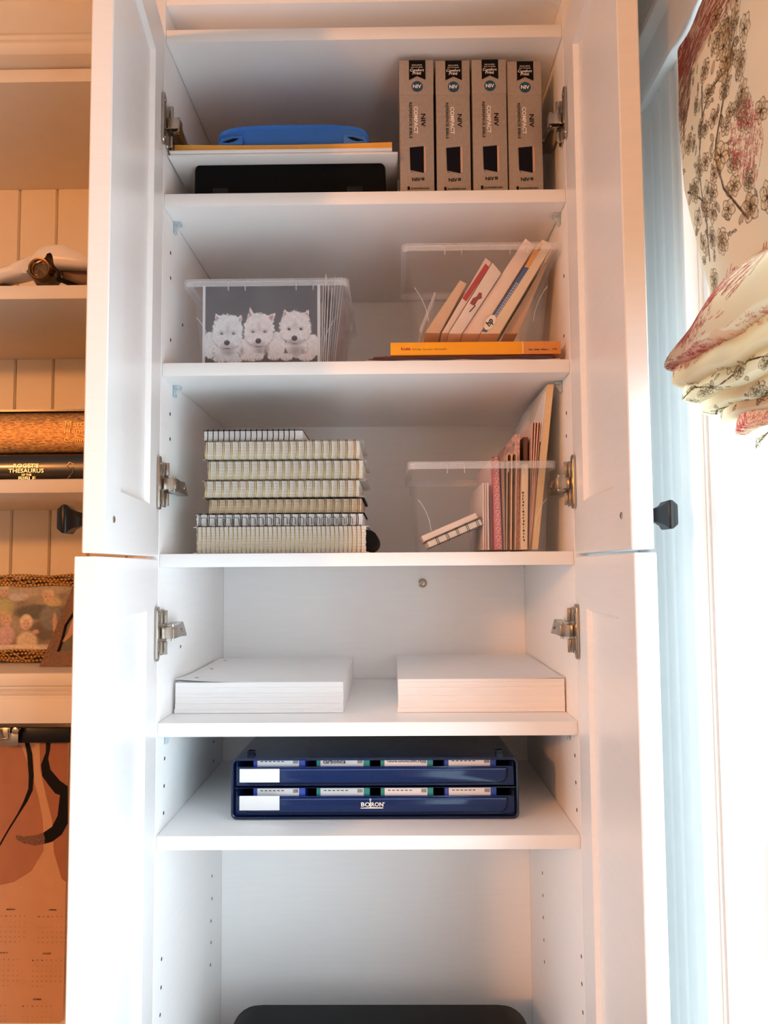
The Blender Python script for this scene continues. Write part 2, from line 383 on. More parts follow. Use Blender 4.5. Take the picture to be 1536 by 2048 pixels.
# hinges
def hinge(di, z):
    s = DOORS[di][0]; W4 = DM[di]; hg = None
    T0 = Matrix.Translation((0, 0, -FZ)) @ Matrix.Diagonal((s, 1, 1, 1))      # local x>0 outward, side face at x=HW
    mb = MB(); mb.M = T0
    x = HW
    # arm body along the side panel: channel with rounded front
    mb.loft([[(x - .0195, y, z - hh), (x - .003, y, z - hh), (x - .003, y, z + hh), (x - .0195 + c, y, z + hh)] for y, hh, c in ((.006, .0085, 0), (.014, .0092, 0), (.045, .0088, .003), (.072, .0105, .005), (.076, .0095, .006))])
    hg = mb.build('hinge', M['steel'], cab, bevel=.0012)
    hg['label'] = 'nickel concealed hinge'
    # strap facing the room
    m2 = MB(); m2.M = T0; m2.box(x - .0215, x + .002, -.004, -.0015, z - .0078, z + .0078); m2.box(x - .0222, x - .0195, -.0035, .012, z - .0076, z + .0076)
    m2.build('hinge_strap', M['steel'], hg, bevel=.0007)
    for zz in (-.0095, .0095):
        m2 = MB(); m2.M = T0; m2.lathe([(.0022, -.0015), (.0022, .0015), (.0001, .0015)], 10, 'z', (x - .0185, .002, z + zz)); m2.build('pivot_pin', M['steel'], hg, smooth=True)
    # mounting plate with two wings on the side panel
    m2 = MB(); m2.M = T0
    out = [(.004, -.028), (.006, -.031), (.018, -.031), (.022, -.028), (.024, -.018), (.032, -.010), (.060, -.009), (.060, .009), (.032, .010), (.024, .018), (.022, .028), (.018, .031), (.006, .031), (.004, .028)]
    m2.prism([(a, z + b) for a, b in out], x - .0032, x - .0002, 'x')
    for q in (-1, 1):
        m2.prism([(.005, z + q * .012), (.009, z + q * .012), (.009, z + q * .030), (.005, z + q * .030)], x - .010, x - .003, 'x')
    m2.build('mounting_plate', M['steel'], hg, bevel=.0008)
    for q in (-1, 1):
        m2 = MB(); m2.M = T0; m2.lathe([(.0036, -.0030), (.0036, -.0052), (.002, -.0056), (.0014, -.0044), (.0001, -.0044)], 12, 'x', (x, .0155, z + q * .022)); m2.build('screw', M['steel'], hg, smooth=True)
    m2 = MB(); m2.M = T0; m2.lathe([(.0028, -.0190), (.0028, -.0205), (.0012, -.0200), (.0001, -.0200)], 12, 'x', (x + .001, .058, z))
    m2.build('screw', M['steel'], hg, smooth=True)
    # cup plate on the door's inner face
    m3 = MB(); m3.M = W4; pts = rrect(.0165, .073, .0065, 5, .004, z - .0365)
    m3.prism(pts, -.0042, -.0002, 'y')
    cp = m3.build('cup_plate', M['steel'], hg, bevel=.0012)
    for q in (-1, 1): m3 = MB(); m3.M = W4; m3.lathe([(.003, -.0040), (.003, -.0052), (.0014, -.0056), (.0001, -.0046)], 12, 'y', (.0122, 0, z + q * .027)); m3.build('cup_screw', M['steel'], hg, smooth=True)
for di, z in ((0, 2.118), (0, 1.607), (1, 1.4045), (2, 2.118), (2, 1.604), (3, 1.4045)): hinge(di, z)

# ------------------------------------------------------------------ bookcase to the left
BX0, BX1, BD = -1.35, -.3005, .32
def zf(py, px=80): return at(px, py, 0).z
bk = thing('bookcase', 'cream painted bookcase with beadboard back lit orange left of the cabinet', 'bookcase', (-.7, 0, FZ))
BO = Matrix.Translation((.7, 0, -FZ))
def bb(name, *a, m=None, bevel=.0012):
    mb = MB(); mb.M = BO; mb.box(*a); return mb.build(name, m or M['bookcase'], bk, bevel=bevel)
def bprof(name, pts, x0=BX0, x1=BX1, bevel=.0006):
    mb = MB(); mb.M = BO; mb.prism(pts, x0, x1, 'x'); return mb.build(name, M['bookcase'], bk, bevel=bevel)
mant = zf(1345)
bb('side_panel', BX0 - .02, BX0, 0, BD + .01, FZ, 2.33)
bb('side_panel', BX1 - .018, BX1, .002, BD + .01, mant, 2.33)
bk_x = [BX1 - .018]
g0 = at(112, 500, BD).x; sp = at(112, 500, BD).x - at(37, 500, BD).x
gx = [BX0] + [g0 - sp * k for k in range(14, -3, -1) if BX0 + .01 < g0 - sp * k < BX1 - .02] + [BX1 - .018]
for a, b in zip(gx[:-1], gx[1:]):
    mb = MB(); mb.M = BO
    mb.prism([(a + .0006, BD + .006), (a + .0006, BD + .0035), (a + .003, BD), (b - .003, BD), (b - .0006, BD + .0035), (b - .0006, BD + .006)], mant, 2.33, 'z')
    mb.build('beadboard_plank', M['bookcase'], bk)
bb('back_board', BX0, BX1, BD + .006, BD + .012, FZ, 2.33)
for a, b in ((570, 598), (958, 986)): bb('shelf', BX0, BX1 - .018, 0, BD, zf(b), zf(a), bevel=.002)
bb('top_rail', BX0, BX1, 0, BD, zf(164), zf(138), bevel=.001)
z = [zf(p) for p in (136, 117, 108, 100, 98, 90, 82, 78, 12, 8, 2)]
bprof('crown', [(.004, z[0]), (-.018, z[1] - .006), (-.0225, z[1]), (-.0245, z[2]), (-.0225, z[3]), (-.018, z[4]), (-.021, z[5]), (-.017, z[6]), (-.012, z[7]), (-.010, z[8]), (-.018, z[9]), (-.026, z[10]), (-.030, z[10] + .02), (-.03, 2.325), (.02, 2.325), (.02, z[0])], x1=BX1 - .02)
# mantel shelf with its bed moulding and apron
bb('mantel_shelf', BX0, BX1 - .001, -.004, BD, mant - .018, mant, bevel=.003)
zz = [zf(p) for p in (1361, 1372, 1378, 1386, 1391, 1399)]
bprof('bed_moulding', [(.02, zz[0]), (.0005, zz[0]), (-.001, zz[1] + .004), (.004, zz[1]), (.003, zz[2]), (.008, zz[3]), (.006, zz[4] + .002), (.010, zz[4] - .002), (.009, zz[5]), (.02, zz[5])])
bb('apron', BX0, BX1, .010, .028, zf(1450), zz[5] + .001)
bb('lower_panel', BX0, BX1, .10, .118, FZ, mant - .02)
bb('lower_side', BX1 - .018, BX1, .028, .10, FZ, mant - .02)
# ------------------------------------------------------------------ upper shelf: boxed books
Y0 = .03; zs = ZS[1]
def boxed_book():
    x0 = at(800, 300, Y0).x; x1 = at(868, 300, Y0).x; h = at(834, 121, Y0).z - zs; W_ = x1 - x0; O = Vector(((x0 + x1) / 2, Y0, zs))
    def L(px, py): p = at(px, py, Y0) - O; return p.x, p.z
    k = at(801, 250, Y0).x - at(800, 250, Y0).x
    O.z += .0006; r = thing('boxed_book', '', 'book', O)
    B(-W_ / 2, W_ / 2, .0006, .115, 0, h - .0003).build('slipcase', M['kraft'], r, bevel=.0006)
    zb = L(834, 189)[1]
    B(-W_ / 2 - .0003, W_ / 2 + .0003, .0002, .1154, zb, h).build('sleeve_band', M['kraft'], r, bevel=.0004)
    e = -.0002
    d = MB(); X = lambda px: L(px, 150)[0]; Zz = lambda py: L(834, py)[1]
    d.poly([(X(818), h - .0002), (X(818), Zz(160)), (X(834), Zz(152.5)), (X(851), Zz(160)), (X(851), h - .0002)], e); d.build('ribbon_print', M['ink'], r)
    d = MB(); n = 28; rr = 11.3 * k
    d.poly([(X(834) + rr * math.cos(2 * PI * i / n), Zz(173) + rr * math.sin(2 * PI * i / n)) for i in range(n)], e); d.build('roundel_print', M['niv'], r)
    t = MB(); e2 = -.0005
    t.text('EXCLUSIVE', X(834), Zz(130.5), e2, w=20 * k, h=2.6 * k); t.text('EASY-TO-READ', X(834), Zz(134.8), e2, w=23 * k, h=2.2 * k)
    t.text('Comfort', X(834), Zz(140.5), e2, w=28 * k, bold=.015, shear=.2); t.text('Print', X(834), Zz(146.5), e2, w=17 * k, bold=.015, shear=.2)
    t.text('NIV', X(834), Zz(173), e2, w=17 * k, bold=.03)
    t.text('COMPACT', X(831), Zz(240.5), e2, w=57 * k, h=8.2 * k, rot=-PI / 2, bold=.03); t.build('light_lettering', M['whiteink'], r)
    t = MB(); t.text('NIV', X(845.5), Zz(241), e2, w=27 * k, h=9 * k, rot=-PI / 2, bold=.01)
    t.text('REFERENCE BIBLE', X(820.5), Zz(241), e2, w=75 * k, h=5.6 * k, rot=-PI / 2, bold=.004)
    t.text('NIV', X(830.5), Zz(359), e2, w=17 * k, h=7.2 * k, bold=.02)
    for a, b in ((0, 0), (1, 0), (0, 1), (1, 1)): cx, cz = X(840.8) + a * 3.1 * k, Zz(360.8) + b * 3.1 * k; t.poly([(cx, cz), (cx + 2.4 * k, cz), (cx + 2.4 * k, cz + 2.4 * k), (cx, cz + 2.4 * k)], e2)
    t.text('ZONDERVAN', X(837.5), Zz(377), e2, w=36 * k, h=3.6 * k, bold=.02)
    t.poly([(X(813), Zz(380)), (X(817.5), Zz(380)), (X(817.5), Zz(373)), (X(813), Zz(373))], e2); t.build('dark_lettering', M['ink'], r)
    q = MB(); q.poly([(X(818), Zz(295)), (X(846), Zz(292.5)), (X(846), Zz(346)), (X(819), Zz(340))], -.0003); q.tube([(X(820), -.0003, Zz(340)), (X(821), -.0004, Zz(344)), (X(823), -.0003, Zz(344.5))], .0003, 4); q.build('cover_picture', mat('navy_picture', '#0d0d1a', .5, spec=.15), r)
    q = MB(); q.poly([(X(846), Zz(292.5)), (X(850.5), Zz(294)), (X(850.5), Zz(344)), (X(846), Zz(346))], -.0003); q.build('page_edge_picture', mat('page_picture', '#c9a690', .5), r)
    return r, (x0 + x1) / 2
bk0, bx0 = boxed_book()
labs = ['brown boxed book at the left end of the row of four, beside the white folders', 'brown boxed book, second from the left, tallest of the row', 'brown boxed book, third from the left in the row of four', 'brown boxed book at the right end of the row, beside the hinge']
for i, (px, dz) in enumerate(((834, 0), (907, .0007), (980.5, -.0005), (1051, -.0018))):
    o = bk0 if i == 0 else copy_tree(bk0); tag(o, labs[i], 'book', 'boxed books on the upper shelf')
    o.location = (at(px, 300, Y0 + .004 * (i % 2)).x, Y0 + .003 * (i % 2), zs + .0006); o.scale = (1, 1, 1 + dz * 5)

# black case, white folders, yellow envelope, blue case
Yb = .036; x0, x1 = at(388, 340, Yb).x, at(771, 340, Yb).x; ztop = at(580, 325, Yb).z
cs = thing('black_case', 'flat black rounded case under the white folders on the upper shelf', 'case', ((x0 + x1) / 2, Yb, zs + .0006))
W_, H_ = x1 - x0, ztop - zs - .0012
mb = MB(); mb.loft([[(a_, y, b_) for a_, b_ in rrect(W_ - 2 * i, H_ - 2 * i, .0085 - i, 5, -W_ / 2 + i, i)] for y, i in ((0, .004), (.0008, .0018), (.005, 0), (.24, 0), (.246, .003))])
mb.build('body', M['black'], cs, smooth=True)
mb = MB(); mb.box(-W_ / 2 + .01, W_ / 2 - .01, .0006, .0035, H_ * .32, H_ * .36); mb.build('seam', M['hole'], cs)
mb = MB()
for u in (-.36, .34): B(u * W_ - .011, u * W_ + .011, -.0008, .004, H_ * .22, H_ * .40).build('latch', M['blackgloss'], cs, bevel=.001)
Yw = .012; zb_ = at(560, 311, Yw).z; zt_ = at(560, 299.5, Yw).z; tt = (zt_ - zb_) / 3
xl = max(at(330, 305, Yw).x, -HW + .002)
for i, (rx, yy, lab) in enumerate(((793, .0, 'lowest of three white folders stacked on the black case'), (797, .004, 'middle white folder of the stack on the black case'), (787, -.002, 'topmost white folder, directly under the yellow envelope'))):
    xr = at(rx, 305, Yw).x; y = Yw + yy; z_ = zb_ + i * tt
    f = thing('folder', lab, 'folder', ((xl + xr) / 2, y, z_), group='white folders on the upper shelf'); hw_ = (xr - xl) / 2 - .001 * i
    B(-hw_, hw_, 0, .29, .0002, .0012).build('cover', M['white'], f, bevel=.0003)
    B(-hw_, hw_, 0, .29, tt - .0012, tt - .0002).build('cover', M['white'], f, bevel=.0003)
    B(-hw_ + .002, hw_ - .003, .002, .287, .0012, tt - .0012).build('pages', M['paper'], f)
    B(-hw_, hw_, .288, .290, .0012, tt - .0012).build('spine', M['white'], f)
ze = zt_; x0, x1 = at(349, 292, .018).x, at(784, 292, .018).x; zt2 = at(560, 286, .018).z - .001
mb = MB(); n = 16
mb.loft([[(x0 + (x1 - x0) * i / n, y, ze + .0003) for i in range(n + 1)] + [(x0 + (x1 - x0) * i / n, y, zt2 + .0004 - .0022 * math.sin(PI * i / n)) for i in range(n, -1, -1)] for y in (.018, .10, .27)])
tag(mb.build('envelope', M['yellow'], bevel=.0004), 'thick yellow envelope lying between white folders and the blue case', 'envelope')
# blue case
Yc = .022; x0, x1 = at(434, 270, Yc).x, at(739, 270, Yc).x; zc = zt2 - .0012; h = at(585, 247.5, Yc).z - zc; W_ = x1 - x0
bc = thing('blue_case', 'blue rounded soft case on top of the yellow envelope', 'case', ((x0 + x1) / 2, Yc, zc))
def case_ring(y, i):
    p = []
    for k in range(25):
        a = PI * k / 24; c, s_ = math.cos(a), math.sin(a)
        p.append((math.copysign(abs(c) ** .55, c) * (W_ / 2 - i), y, max(0, (h - i) * (abs(s_) ** .42) * (1 if k not in (0, 24) else 0)) + .0006))
    return p
mb = MB(); mb.loft([case_ring(y, i) for y, i in ((.004, .006), (.0, .003), (.002, .001), (.008, 0), (.17, 0), (.18, .004))]); mb.build('shell', M['blue'], bc, smooth=True)
for s_ in (-1, 1):
    mb = MB(); mb.prism([(s_ * W_ * .49, .0015), (s_ * W_ * .33, .0015), (s_ * W_ * .33, h * .46), (s_ * W_ * .40, h * .46), (s_ * W_ * .475, h * .36)], -.0018, .012); mb.build('corner_flap', M['blue'], bc, bevel=.0012)
    mb = MB(); mb.prism([(s_ * W_ * .355, h * .33), (s_ * W_ * .39, h * .33), (s_ * W_ * .465, h * .17), (s_ * W_ * .42, h * .14), (s_ * W_ * .385, h * .20)], -.0024, -.0015); mb.build('slot', M['ink'], bc)

# ------------------------------------------------------------------ clear bins
def bin_(label, px0, px1, pyt, pb0, pb1, pyb, zb, Yr, D=.26, group='clear storage bins'):
    tl, tr = at(px0, pyt, Yr), at(px1, pyt, Yr); zt = at((px0 + px1) / 2, pyt, Yr).z
    bl, br = at(pb0, pyb, Yr + .016).x, at(pb1, pyb, Yr + .016).x
    cx = (tl.x + tr.x) / 2; O = Vector((cx, Yr, zb)); H = zt - zb; wt = (tr.x - tl.x) / 2; b0, b1 = bl - cx, br - cx
    r = thing('storage_bin', label, 'bin', O, group=group); lip = .0065
    def ring(f, ins, y_ins=0):
        xa = (b0 + ins) * (1 - f) + (-wt + lip + ins) * f; xb = (b1 - ins) * (1 - f) + (wt - lip - ins) * f
        ya = .016 * (1 - f) + lip * f + ins; yb = (D - .012) * (1 - f) + (D - lip) * f - ins; c = .009
        out = []
        for ox, oy, a0 in ((xb - c, ya + c, -90), (xb - c, yb - c, 0), (xa + c, yb - c, 90), (xa + c, ya + c, 180)):
            for k in range(5): a = math.radians(a0 + 90 * k / 4); out.append((ox + c * math.cos(a), oy + c * math.sin(a)))
        return out
    mb = MB(); st = .78
    Z = lambda rg, z: [(a, b, z) for a, b in rg]
    mb.loft([Z(ring(0, .002), .0012), Z(ring(0, 0), .003), Z(ring(.7, .0012), H * st), Z(ring(.76, -.0012), H * st + .002), Z(ring(1, 0), H - .001)], True, False)
    mb.add([(a, b, .0012) for a, b in ring(0, .002)], [tuple(range(20))])
    mb.build('body', M['bin'], r, smooth=True)
    mb = MB(); mb.loft([Z(ring(1, .0004), H - .0002), Z(ring(1, -lip), H), Z(ring(1, -lip - .0006), H - .003), Z(ring(1, -lip + .0004), H - .0105), Z(ring(1, -lip + .002), H - .0105), Z(ring(1, -lip + .0022), H - .0022), Z(ring(1, .0014), H - .0022), Z(ring(1, .0004), H - .0002)], True, False)
    mb.build('rim', M['rim'], r, smooth=True)
    for f in (.325, .735):
        mb = MB(); xx = -wt + 2 * wt * f
        for dx in (-.012, .012): mb.box(xx + dx - .0006, xx + dx + .0006, -.0012, .004, H - .016, H - .002)
        mb.tube([(xx - .008, -.001, H - .004), (xx - .005, -.0012, H - .007), (xx + .005, -.0012, H - .007), (xx + .008, -.001, H - .004)], .0005, 4)
        mb.build('lid_catch', M['rim'], r)
    g = lambda f: (.016 * (1 - f) + lip * f - .0004)
    for s_ in (-1, 1):
        e = lambda f, ins: ((b1 if s_ > 0 else b0) * (1 - f) + s_ * (wt - lip) * f) - s_ * ins
        mb = MB(); mb.tube([(e(f, ins), g(f), H * f) for f, ins in ((.58, .004), (.54, .008), (.46, .013), (.36, .017), (.24, .0185))], .0007, 4); mb.build('rib', M['rim'], r)
    return r, O, H
# bin with the puppy photo
zs = ZS[2]; Yr = .018
binA, OA, HA = bin_('clear plastic bin with a photo of three white puppies', 366, 697, 557, 402, 668, 722, zs, Yr)
def ell(X, Z, cx, cz, rx, rz, rot=0):
    c, s_ = math.cos(rot), math.sin(rot); a, b = X - cx, Z - cz; return np.sqrt(((a * c + b * s_) / rx) ** 2 + ((-a * s_ + b * c) / rz) ** 2)
def tri_mask(X, Z, p):
    m = np.ones_like(X, bool); sg = np.sign((p[1][0] - p[0][0]) * (p[2][1] - p[0][1]) - (p[1][1] - p[0][1]) * (p[2][0] - p[0][0]))
    for i in range(3): a, b = p[i], p[(i + 1) % 3]; m &= sg * ((b[0] - a[0]) * (Z - a[1]) - (b[1] - a[1]) * (X - a[0])) >= 0
    return m
def puppy_print(h=240, w=340):
    # coordinates follow a 1140 x 770 sheet
    X, Z = np.meshgrid(np.linspace(80, 1228, w), np.linspace(0, 790, h))
    fine = vnoise(h, w, 1.6, 3); mid = vnoise(h, w, 6, 4); big = vnoise(h, w, 60, 5)
    ang = vnoise(h, w, 30, 6) * 6.28; st = np.sin((X * np.cos(ang) + Z * np.sin(ang)) * .42 + mid * 5)      # fur strands
    C = np.zeros((h, w, 3)); g = .085 + .04 * big + .012 * fine; C[:] = np.stack([g * 1.02, g * .97, g * 1.10], -1)
    m0 = np.clip((Z - 670) / 30, 0, 1)[..., None]; C[:] = C * (1 - m0) + np.array([.10, .08, .085]) * m0
    wob = (fine - .5) * .22 + (mid - .5) * .26 + st * .035
    def blend(m, col): C[:] = C * (1 - m[..., None]) + np.asarray(col) * m[..., None]
    def soft(d, e=.05): return np.clip((1 - d - wob * .5) / e, 0, 1)
    def plain(d, e=.3): return np.clip((1 - d) / e, 0, 1)
    fur = np.clip(.78 + .13 * fine - .14 * mid + .07 * st, 0, .95); warm = np.stack([fur, fur * .93, fur * .945], -1); cool = np.stack([fur * .93, fur * .94, fur * .99], -1)
    shade = np.stack([fur * .46, fur * .38, fur * .40], -1)
    for cx, cz, rx, rz, f in ((160, 580, 95, 130, cool), (330, 640, 150, 90, cool), (560, 620, 140, 120, warm), (790, 580, 105, 130, warm), (1130, 600, 105, 120, warm), (1000, 600, 110, 110, warm)):
        blend(.8 * plain(ell(X, Z, cx, cz + 8, rx * 1.08, rz * 1.06), .25), np.array([.10, .085, .09])); blend(soft(ell(X, Z, cx, cz, rx, rz)), f)
    for cx, cz, rx, rz in ((640, 635, 85, 62), (705, 620, 40, 70), (990, 640, 100, 85), (330, 650, 90, 50), (465, 640, 30, 60), (1060, 650, 30, 50)): blend(.85 * plain(ell(X, Z, cx, cz, rx, rz) + wob * .4, .8), shade)
    for cx, cz, rx, rz, f in ((260, 712, 75, 38, cool), (390, 722, 90, 36, cool), (520, 700, 60, 36, warm), (625, 695, 55, 36, warm), (780, 695, 65, 36, warm), (900, 700, 65, 36, warm), (1090, 705, 75, 36, warm)):
        blend(.7 * plain(ell(X, Z, cx, cz + 4, rx * 1.1, rz * 1.2), .3), shade); blend(soft(ell(X, Z, cx, cz, rx, rz)), f)
        for dx in (-.45, 0, .45): blend(.75 * plain(ell(X, Z, cx + dx * rx, cz + rz * .75, 7, 14), .7), (.13, .10, .10))
    heads = ((325, 440, 152, 170, cool, (205, 268), (465, 290)), (632, 425, 150, 164, warm, (543, 212), (785, 268)), (985, 402, 158, 156, warm, (883, 235), (1118, 243)))
    for hx, hz, rx, rz, f, eL, eR in heads:
        for sgn, tip in ((-1, eL), (1, eR)):
            bx_, bz_ = hx + sgn * rx * .72, hz - rz * .30
            p = ((bx_ - sgn * rx * .52, bz_ - rz * .34), (bx_ + sgn * rx * .16, bz_ + 40), (tip[0], tip[1]))
            ex, ez = (p[0][0] + p[1][0] + tip[0]) / 3, (p[0][1] + p[1][1] + tip[1]) / 3
            blend(tri_mask(X + wob * 60, Z + wob * 40, p).astype(float), f)
            pi_ = [(ex + (q_[0] - ex) * .62 + sgn * 4, ez + (q_[1] - ez) * .66) for q_ in p]
            blend(tri_mask(X + wob * 30, Z + wob * 20, pi_) * .85, (.46, .21, .21))
        blend(.75 * plain(ell(X, Z, hx, hz + 30, rx * 1.10, rz * 1.05), .2), shade)
        blend(soft(ell(X, Z, hx, hz, rx, rz * .98)), f); blend(soft(ell(X, Z, hx, hz + rz * .36, rx * .98, rz * .66)), f)
        blend(.45 * plain(ell(X, Z, hx, hz - 8, rx * .24, rz * .42) + wob, .9), shade)
        blend(.55 * plain(ell(X, Z, hx - 5, hz + rz * .98, rx * .62, rz * .22) + wob * .5, .7), shade)
        for sgn in (-1, 1):
            blend(.55 * plain(ell(X, Z, hx + sgn * 58, hz + 20, 46, 34) + wob * .6, .8), shade)
            blend(plain(ell(X, Z, hx + sgn * 58, hz + 28, 19, 15), .4), (.03, .025, .025) if hx > 900 else (.13, .12, .12)); blend(.9 * plain(ell(X, Z, hx + sgn * 58 + 5, hz + 23, 5, 4), .5), (.75, .75, .75))
            blend(.4 * plain(ell(X, Z, hx + sgn * 40, hz + 140, 40, 26) + wob, .8), shade)
        blend(plain(ell(X, Z, hx - 6, hz + 118, 33, 30), .25), (.035, .03, .035)); blend(.5 * plain(ell(X, Z, hx - 10, hz + 104, 14, 8), .6), (.25, .24, .26))
        blend(.75 * plain(ell(X, Z, hx - 4, hz + 172, 46, 9) + wob * .5, .6), (.12, .08, .08))
    e = (X < 104) | (X > 1204); C[e] = (.72, .70, .74)
    return np.clip(C, 0, 1)
Yp = .040; C_ = puppy_print(); a0, a1 = at(405.5, 650, Yp).x, at(640, 650, Yp).x; zt = at(520, 571, Yp).z
gx_, gz_ = np.meshgrid(np.linspace(a0, a1, C_.shape[1]), np.linspace(zt, zs + .004, C_.shape[0]))
ph = thing('photo_folder', 'photo folder showing three white puppies, standing in the front of the bin', 'photo', ((a0 + a1) / 2, Yp, zs + .004))
colour_grid('photo_print', np.stack([gx_ - (a0 + a1) / 2, 0 * gx_ - .0006, gz_ - zs - .004], -1), C_, printed('photo_print', .35), ph)
B(a0 - (a0 + a1) / 2, a1 - (a0 + a1) / 2, 0, .004, 0, zt - zs - .004).build('backing', M['white'], ph, bevel=.0004)
flab = ['leftmost', 'second', 'third', 'fourth', 'fifth', 'sixth', 'seventh', 'rightmost']
paper_lilac = mat('file_paper', '#d9cfd2', .6, var=.05); clearsheet = clear('clear_sheet', '#ece9ee', .35)
for i, (pb, pt, py) in enumerate(((643, 647, 566), (646.5, 651.5, 547), (650, 657, 568), (653.5, 664, 572), (657, 671, 552), (660.5, 677, 553), (664, 683, 554), (667, 688, 556))):
    Yq = .05 + .002 * i; b_, t_ = at(pb, 720, Yq), at(pt, py, Yq); w_ = .0009; zb = zs + .0035
    mb = MB(); dep_ = .2 - .012 * (i % 3)
    mb.loft([[(-w_, y, 0), (w_, y, 0), (t_.x - b_.x + w_ * .6, y, t_.z - zb), (t_.x - b_.x - w_ * .6, y, t_.z - zb - .003 * (i % 2))] for y in (0, dep_)])
    tag(mb.build('paper_file', paper_lilac if i < 4 else clearsheet, loc=(b_.x, Yq, zb)), flab[i] + ' of the upright paper files right of the puppy photo', 'file', 'paper files in the puppy bin')

# folders and orange box under the second bin
zcur = zs; fold_c = [('#b8aab4', 'lilac grey folder at the bottom of the stack under the orange box', 733, 1118), ('#3b3f52', 'dark blue folder in the middle of the stack under the orange box', 737, 1106), ('#6b2f33', 'dark red folder directly under the orange photo paper box', 746, 1112)]
ztop = at(930, 710, .015).z
for i, (c, lab, p0, p1) in enumerate(fold_c):
    a, b = at(p0, 716, .012).x, at(p1, 716, .012).x; t_ = (ztop - zs) / 3; mb = MB(); n = 14
    def zed(k): return zcur + .0004 + .0028 * (k / n) ** 3 * (i == 2) * 0
    mb.loft([[(a + (b - a) * k / n, y, zcur + .0002) for k in range(n + 1)] + [(a + (b - a) * k / n, y, zcur + t_ - .0002 - (.0014 * abs(math.sin(k * .9 + i)))) for k in range(n, -1, -1)] for y in (.008 + .004 * i, .25)])
    tag(mb.build('folder', mat('folder_card', c, .5)), lab, 'folder', 'folders under the orange box'); zcur += t_
Yk = .014; x0, x1 = at(781, 697, Yk).x, at(1122, 697, Yk).x; h = at(950, 683.5, Yk).z - zcur; O = Vector(((x0 + x1) / 2, Yk, zcur))
kb = thing('paper_box', 'flat orange photo paper box under the right-hand clear bin', 'box', O); W_ = x1 - x0
k = (at(1001, 697, Yk) - at(1000, 697, Yk)).x; X = lambda px: at(px, 697, Yk).x - O.x; Zq = lambda py: at(950, py, Yk).z - O.z
xs_ = X(1046)
B(-W_ / 2, xs_, 0, .23, .0002, h).build('body', M['orange'], kb, bevel=.0006)
B(xs_, W_ / 2, 0, .23, .0002, h).build('end_panel', M['tan'], kb, bevel=.0006)
t = MB(); t.text('Kodak', X(812), Zq(696.5), -.0003, w=20 * k, bold=.03); t.build('red_lettering', M['red'], kb)
t = MB(); t.text('Photo Paper \u00b7 Papier photo \u00b7 Papel fotogr\u00e1fico', X(859), Zq(698), -.0003, w=69 * k, h=4 * k); t.text('Gloss \u00b7 Brillant \u00b7 Brillante', X(1076), Zq(700), -.0003, w=38 * k, h=4 * k, bold=.02); t.text('|  100', X(1106), Zq(700), -.0003, w=16 * k, h=4 * k, bold=.02); t.build('dark_lettering', M['inkbrown'], kb)
B(xs_ - .0008, xs_ + .0006, -.0004, 0, .0006, h - .0004).build('divider_line', mat('pale_line', '#f6d9a8'), kb)
ZK = zcur + h
binB, OB, HB = bin_('clear plastic bin of slanted envelopes standing on the orange box', 803, 1122, 485, 838, 1086, 682, ZK, .02, D=.21)
# slanted packets: bottom-left, bottom-right, top-right, top-left in pixels
def packet(name, label, quad, Yq, dep_, c, cat='envelope', group='slanted packets in the clear bin'):
    P = [at(*q, Yq) for q in quad]; O = Vector((sum(p.x for p in P) / 4, Yq, min(p.z for p in P)))
    r = thing(name, label, cat, O, group=group); mb = MB(); mb.prism([(p.x - O.x, p.z - O.z) for p in P], 0, dep_)
    mb.build('sleeve', c if not isinstance(c, str) else mat('packet_paper', c, .55), r, bevel=.0008); return r, O, P
def cq(*pts): return [(700 + x / 3.339, 420 + y / 3.339) for x, y in pts]
def band(r, O, Yq, pts, m, name='print'):
    mb = MB(); P = [at(*q, Yq) for q in cq(*pts)]; mb.poly([(p.x - O.x, p.z - O.z) for p in P], -.0005); return mb.build(name, m, r)
Yq = .046
for i, (lab, q, c) in enumerate((('curled clear sheet at the left in the slanted packet bin', ((462, 800), (478, 822), (575, 560), (565, 540)), clearsheet), ('brown cream packet leaning left of the red one in the bin', ((500, 820), (598, 824), (780, 490), (735, 468)), '#d9b998'))):
    packet('packet', lab, cq(*q), Yq + .01 * i, .13, c)
r, O, P = packet('packet', 'clear packet with a red stripe in the bin on the orange box', cq((612, 822), (655, 822), (945, 350), (905, 318)), Yq + .004, .13, '#e4cfc4')
band(r, O, Yq + .004, ((750, 590), (775, 612), (930, 385), (905, 358)), M['red'], 'red_stripe')
r, O, P = packet('packet', 'pointed white packet with a red hat mark in the bin', cq((658, 826), (745, 826), (1010, 420), (952, 350)), Yq, .13, '#e8dbd2')
band(r, O, Yq, ((800, 625), (830, 640), (855, 600), (880, 590), (880, 555), (862, 550), (845, 578), (820, 590)), mat('hat_print', '#8e2d2a'), 'red_mark')
band(r, O, Yq, ((795, 680), (800, 684), (840, 640), (835, 636)), M['ink'], 'dark_mark')
packet('envelope', 'long white envelope leaning highest in the clear bin', cq((752, 826), (868, 826), (1236, 240), (1172, 188)), Yq + .006, .14, '#efdcd0')
r, O, P = packet('photo_pack', 'slanted photo paper pack with blue stripe and orange top in the bin', cq((872, 826), (1000, 826), (1352, 232), (1285, 196)), Yq + .002, .14, '#ead8bd', 'box')
band(r, O, Yq + .002, ((880, 812), (912, 818), (1196, 388), (1165, 380)), mat('blue_stripe', '#2f5f9c'), 'blue_stripe')
band(r, O, Yq + .002, ((1168, 376), (1200, 384), (1290, 225), (1262, 215)), mat('orange_band', '#e6a14e'), 'orange_band')
mb = MB(); p = at(*cq((935, 752))[0], Yq + .002); d_ = math.atan2(430, 284); n = 20; e_ = []
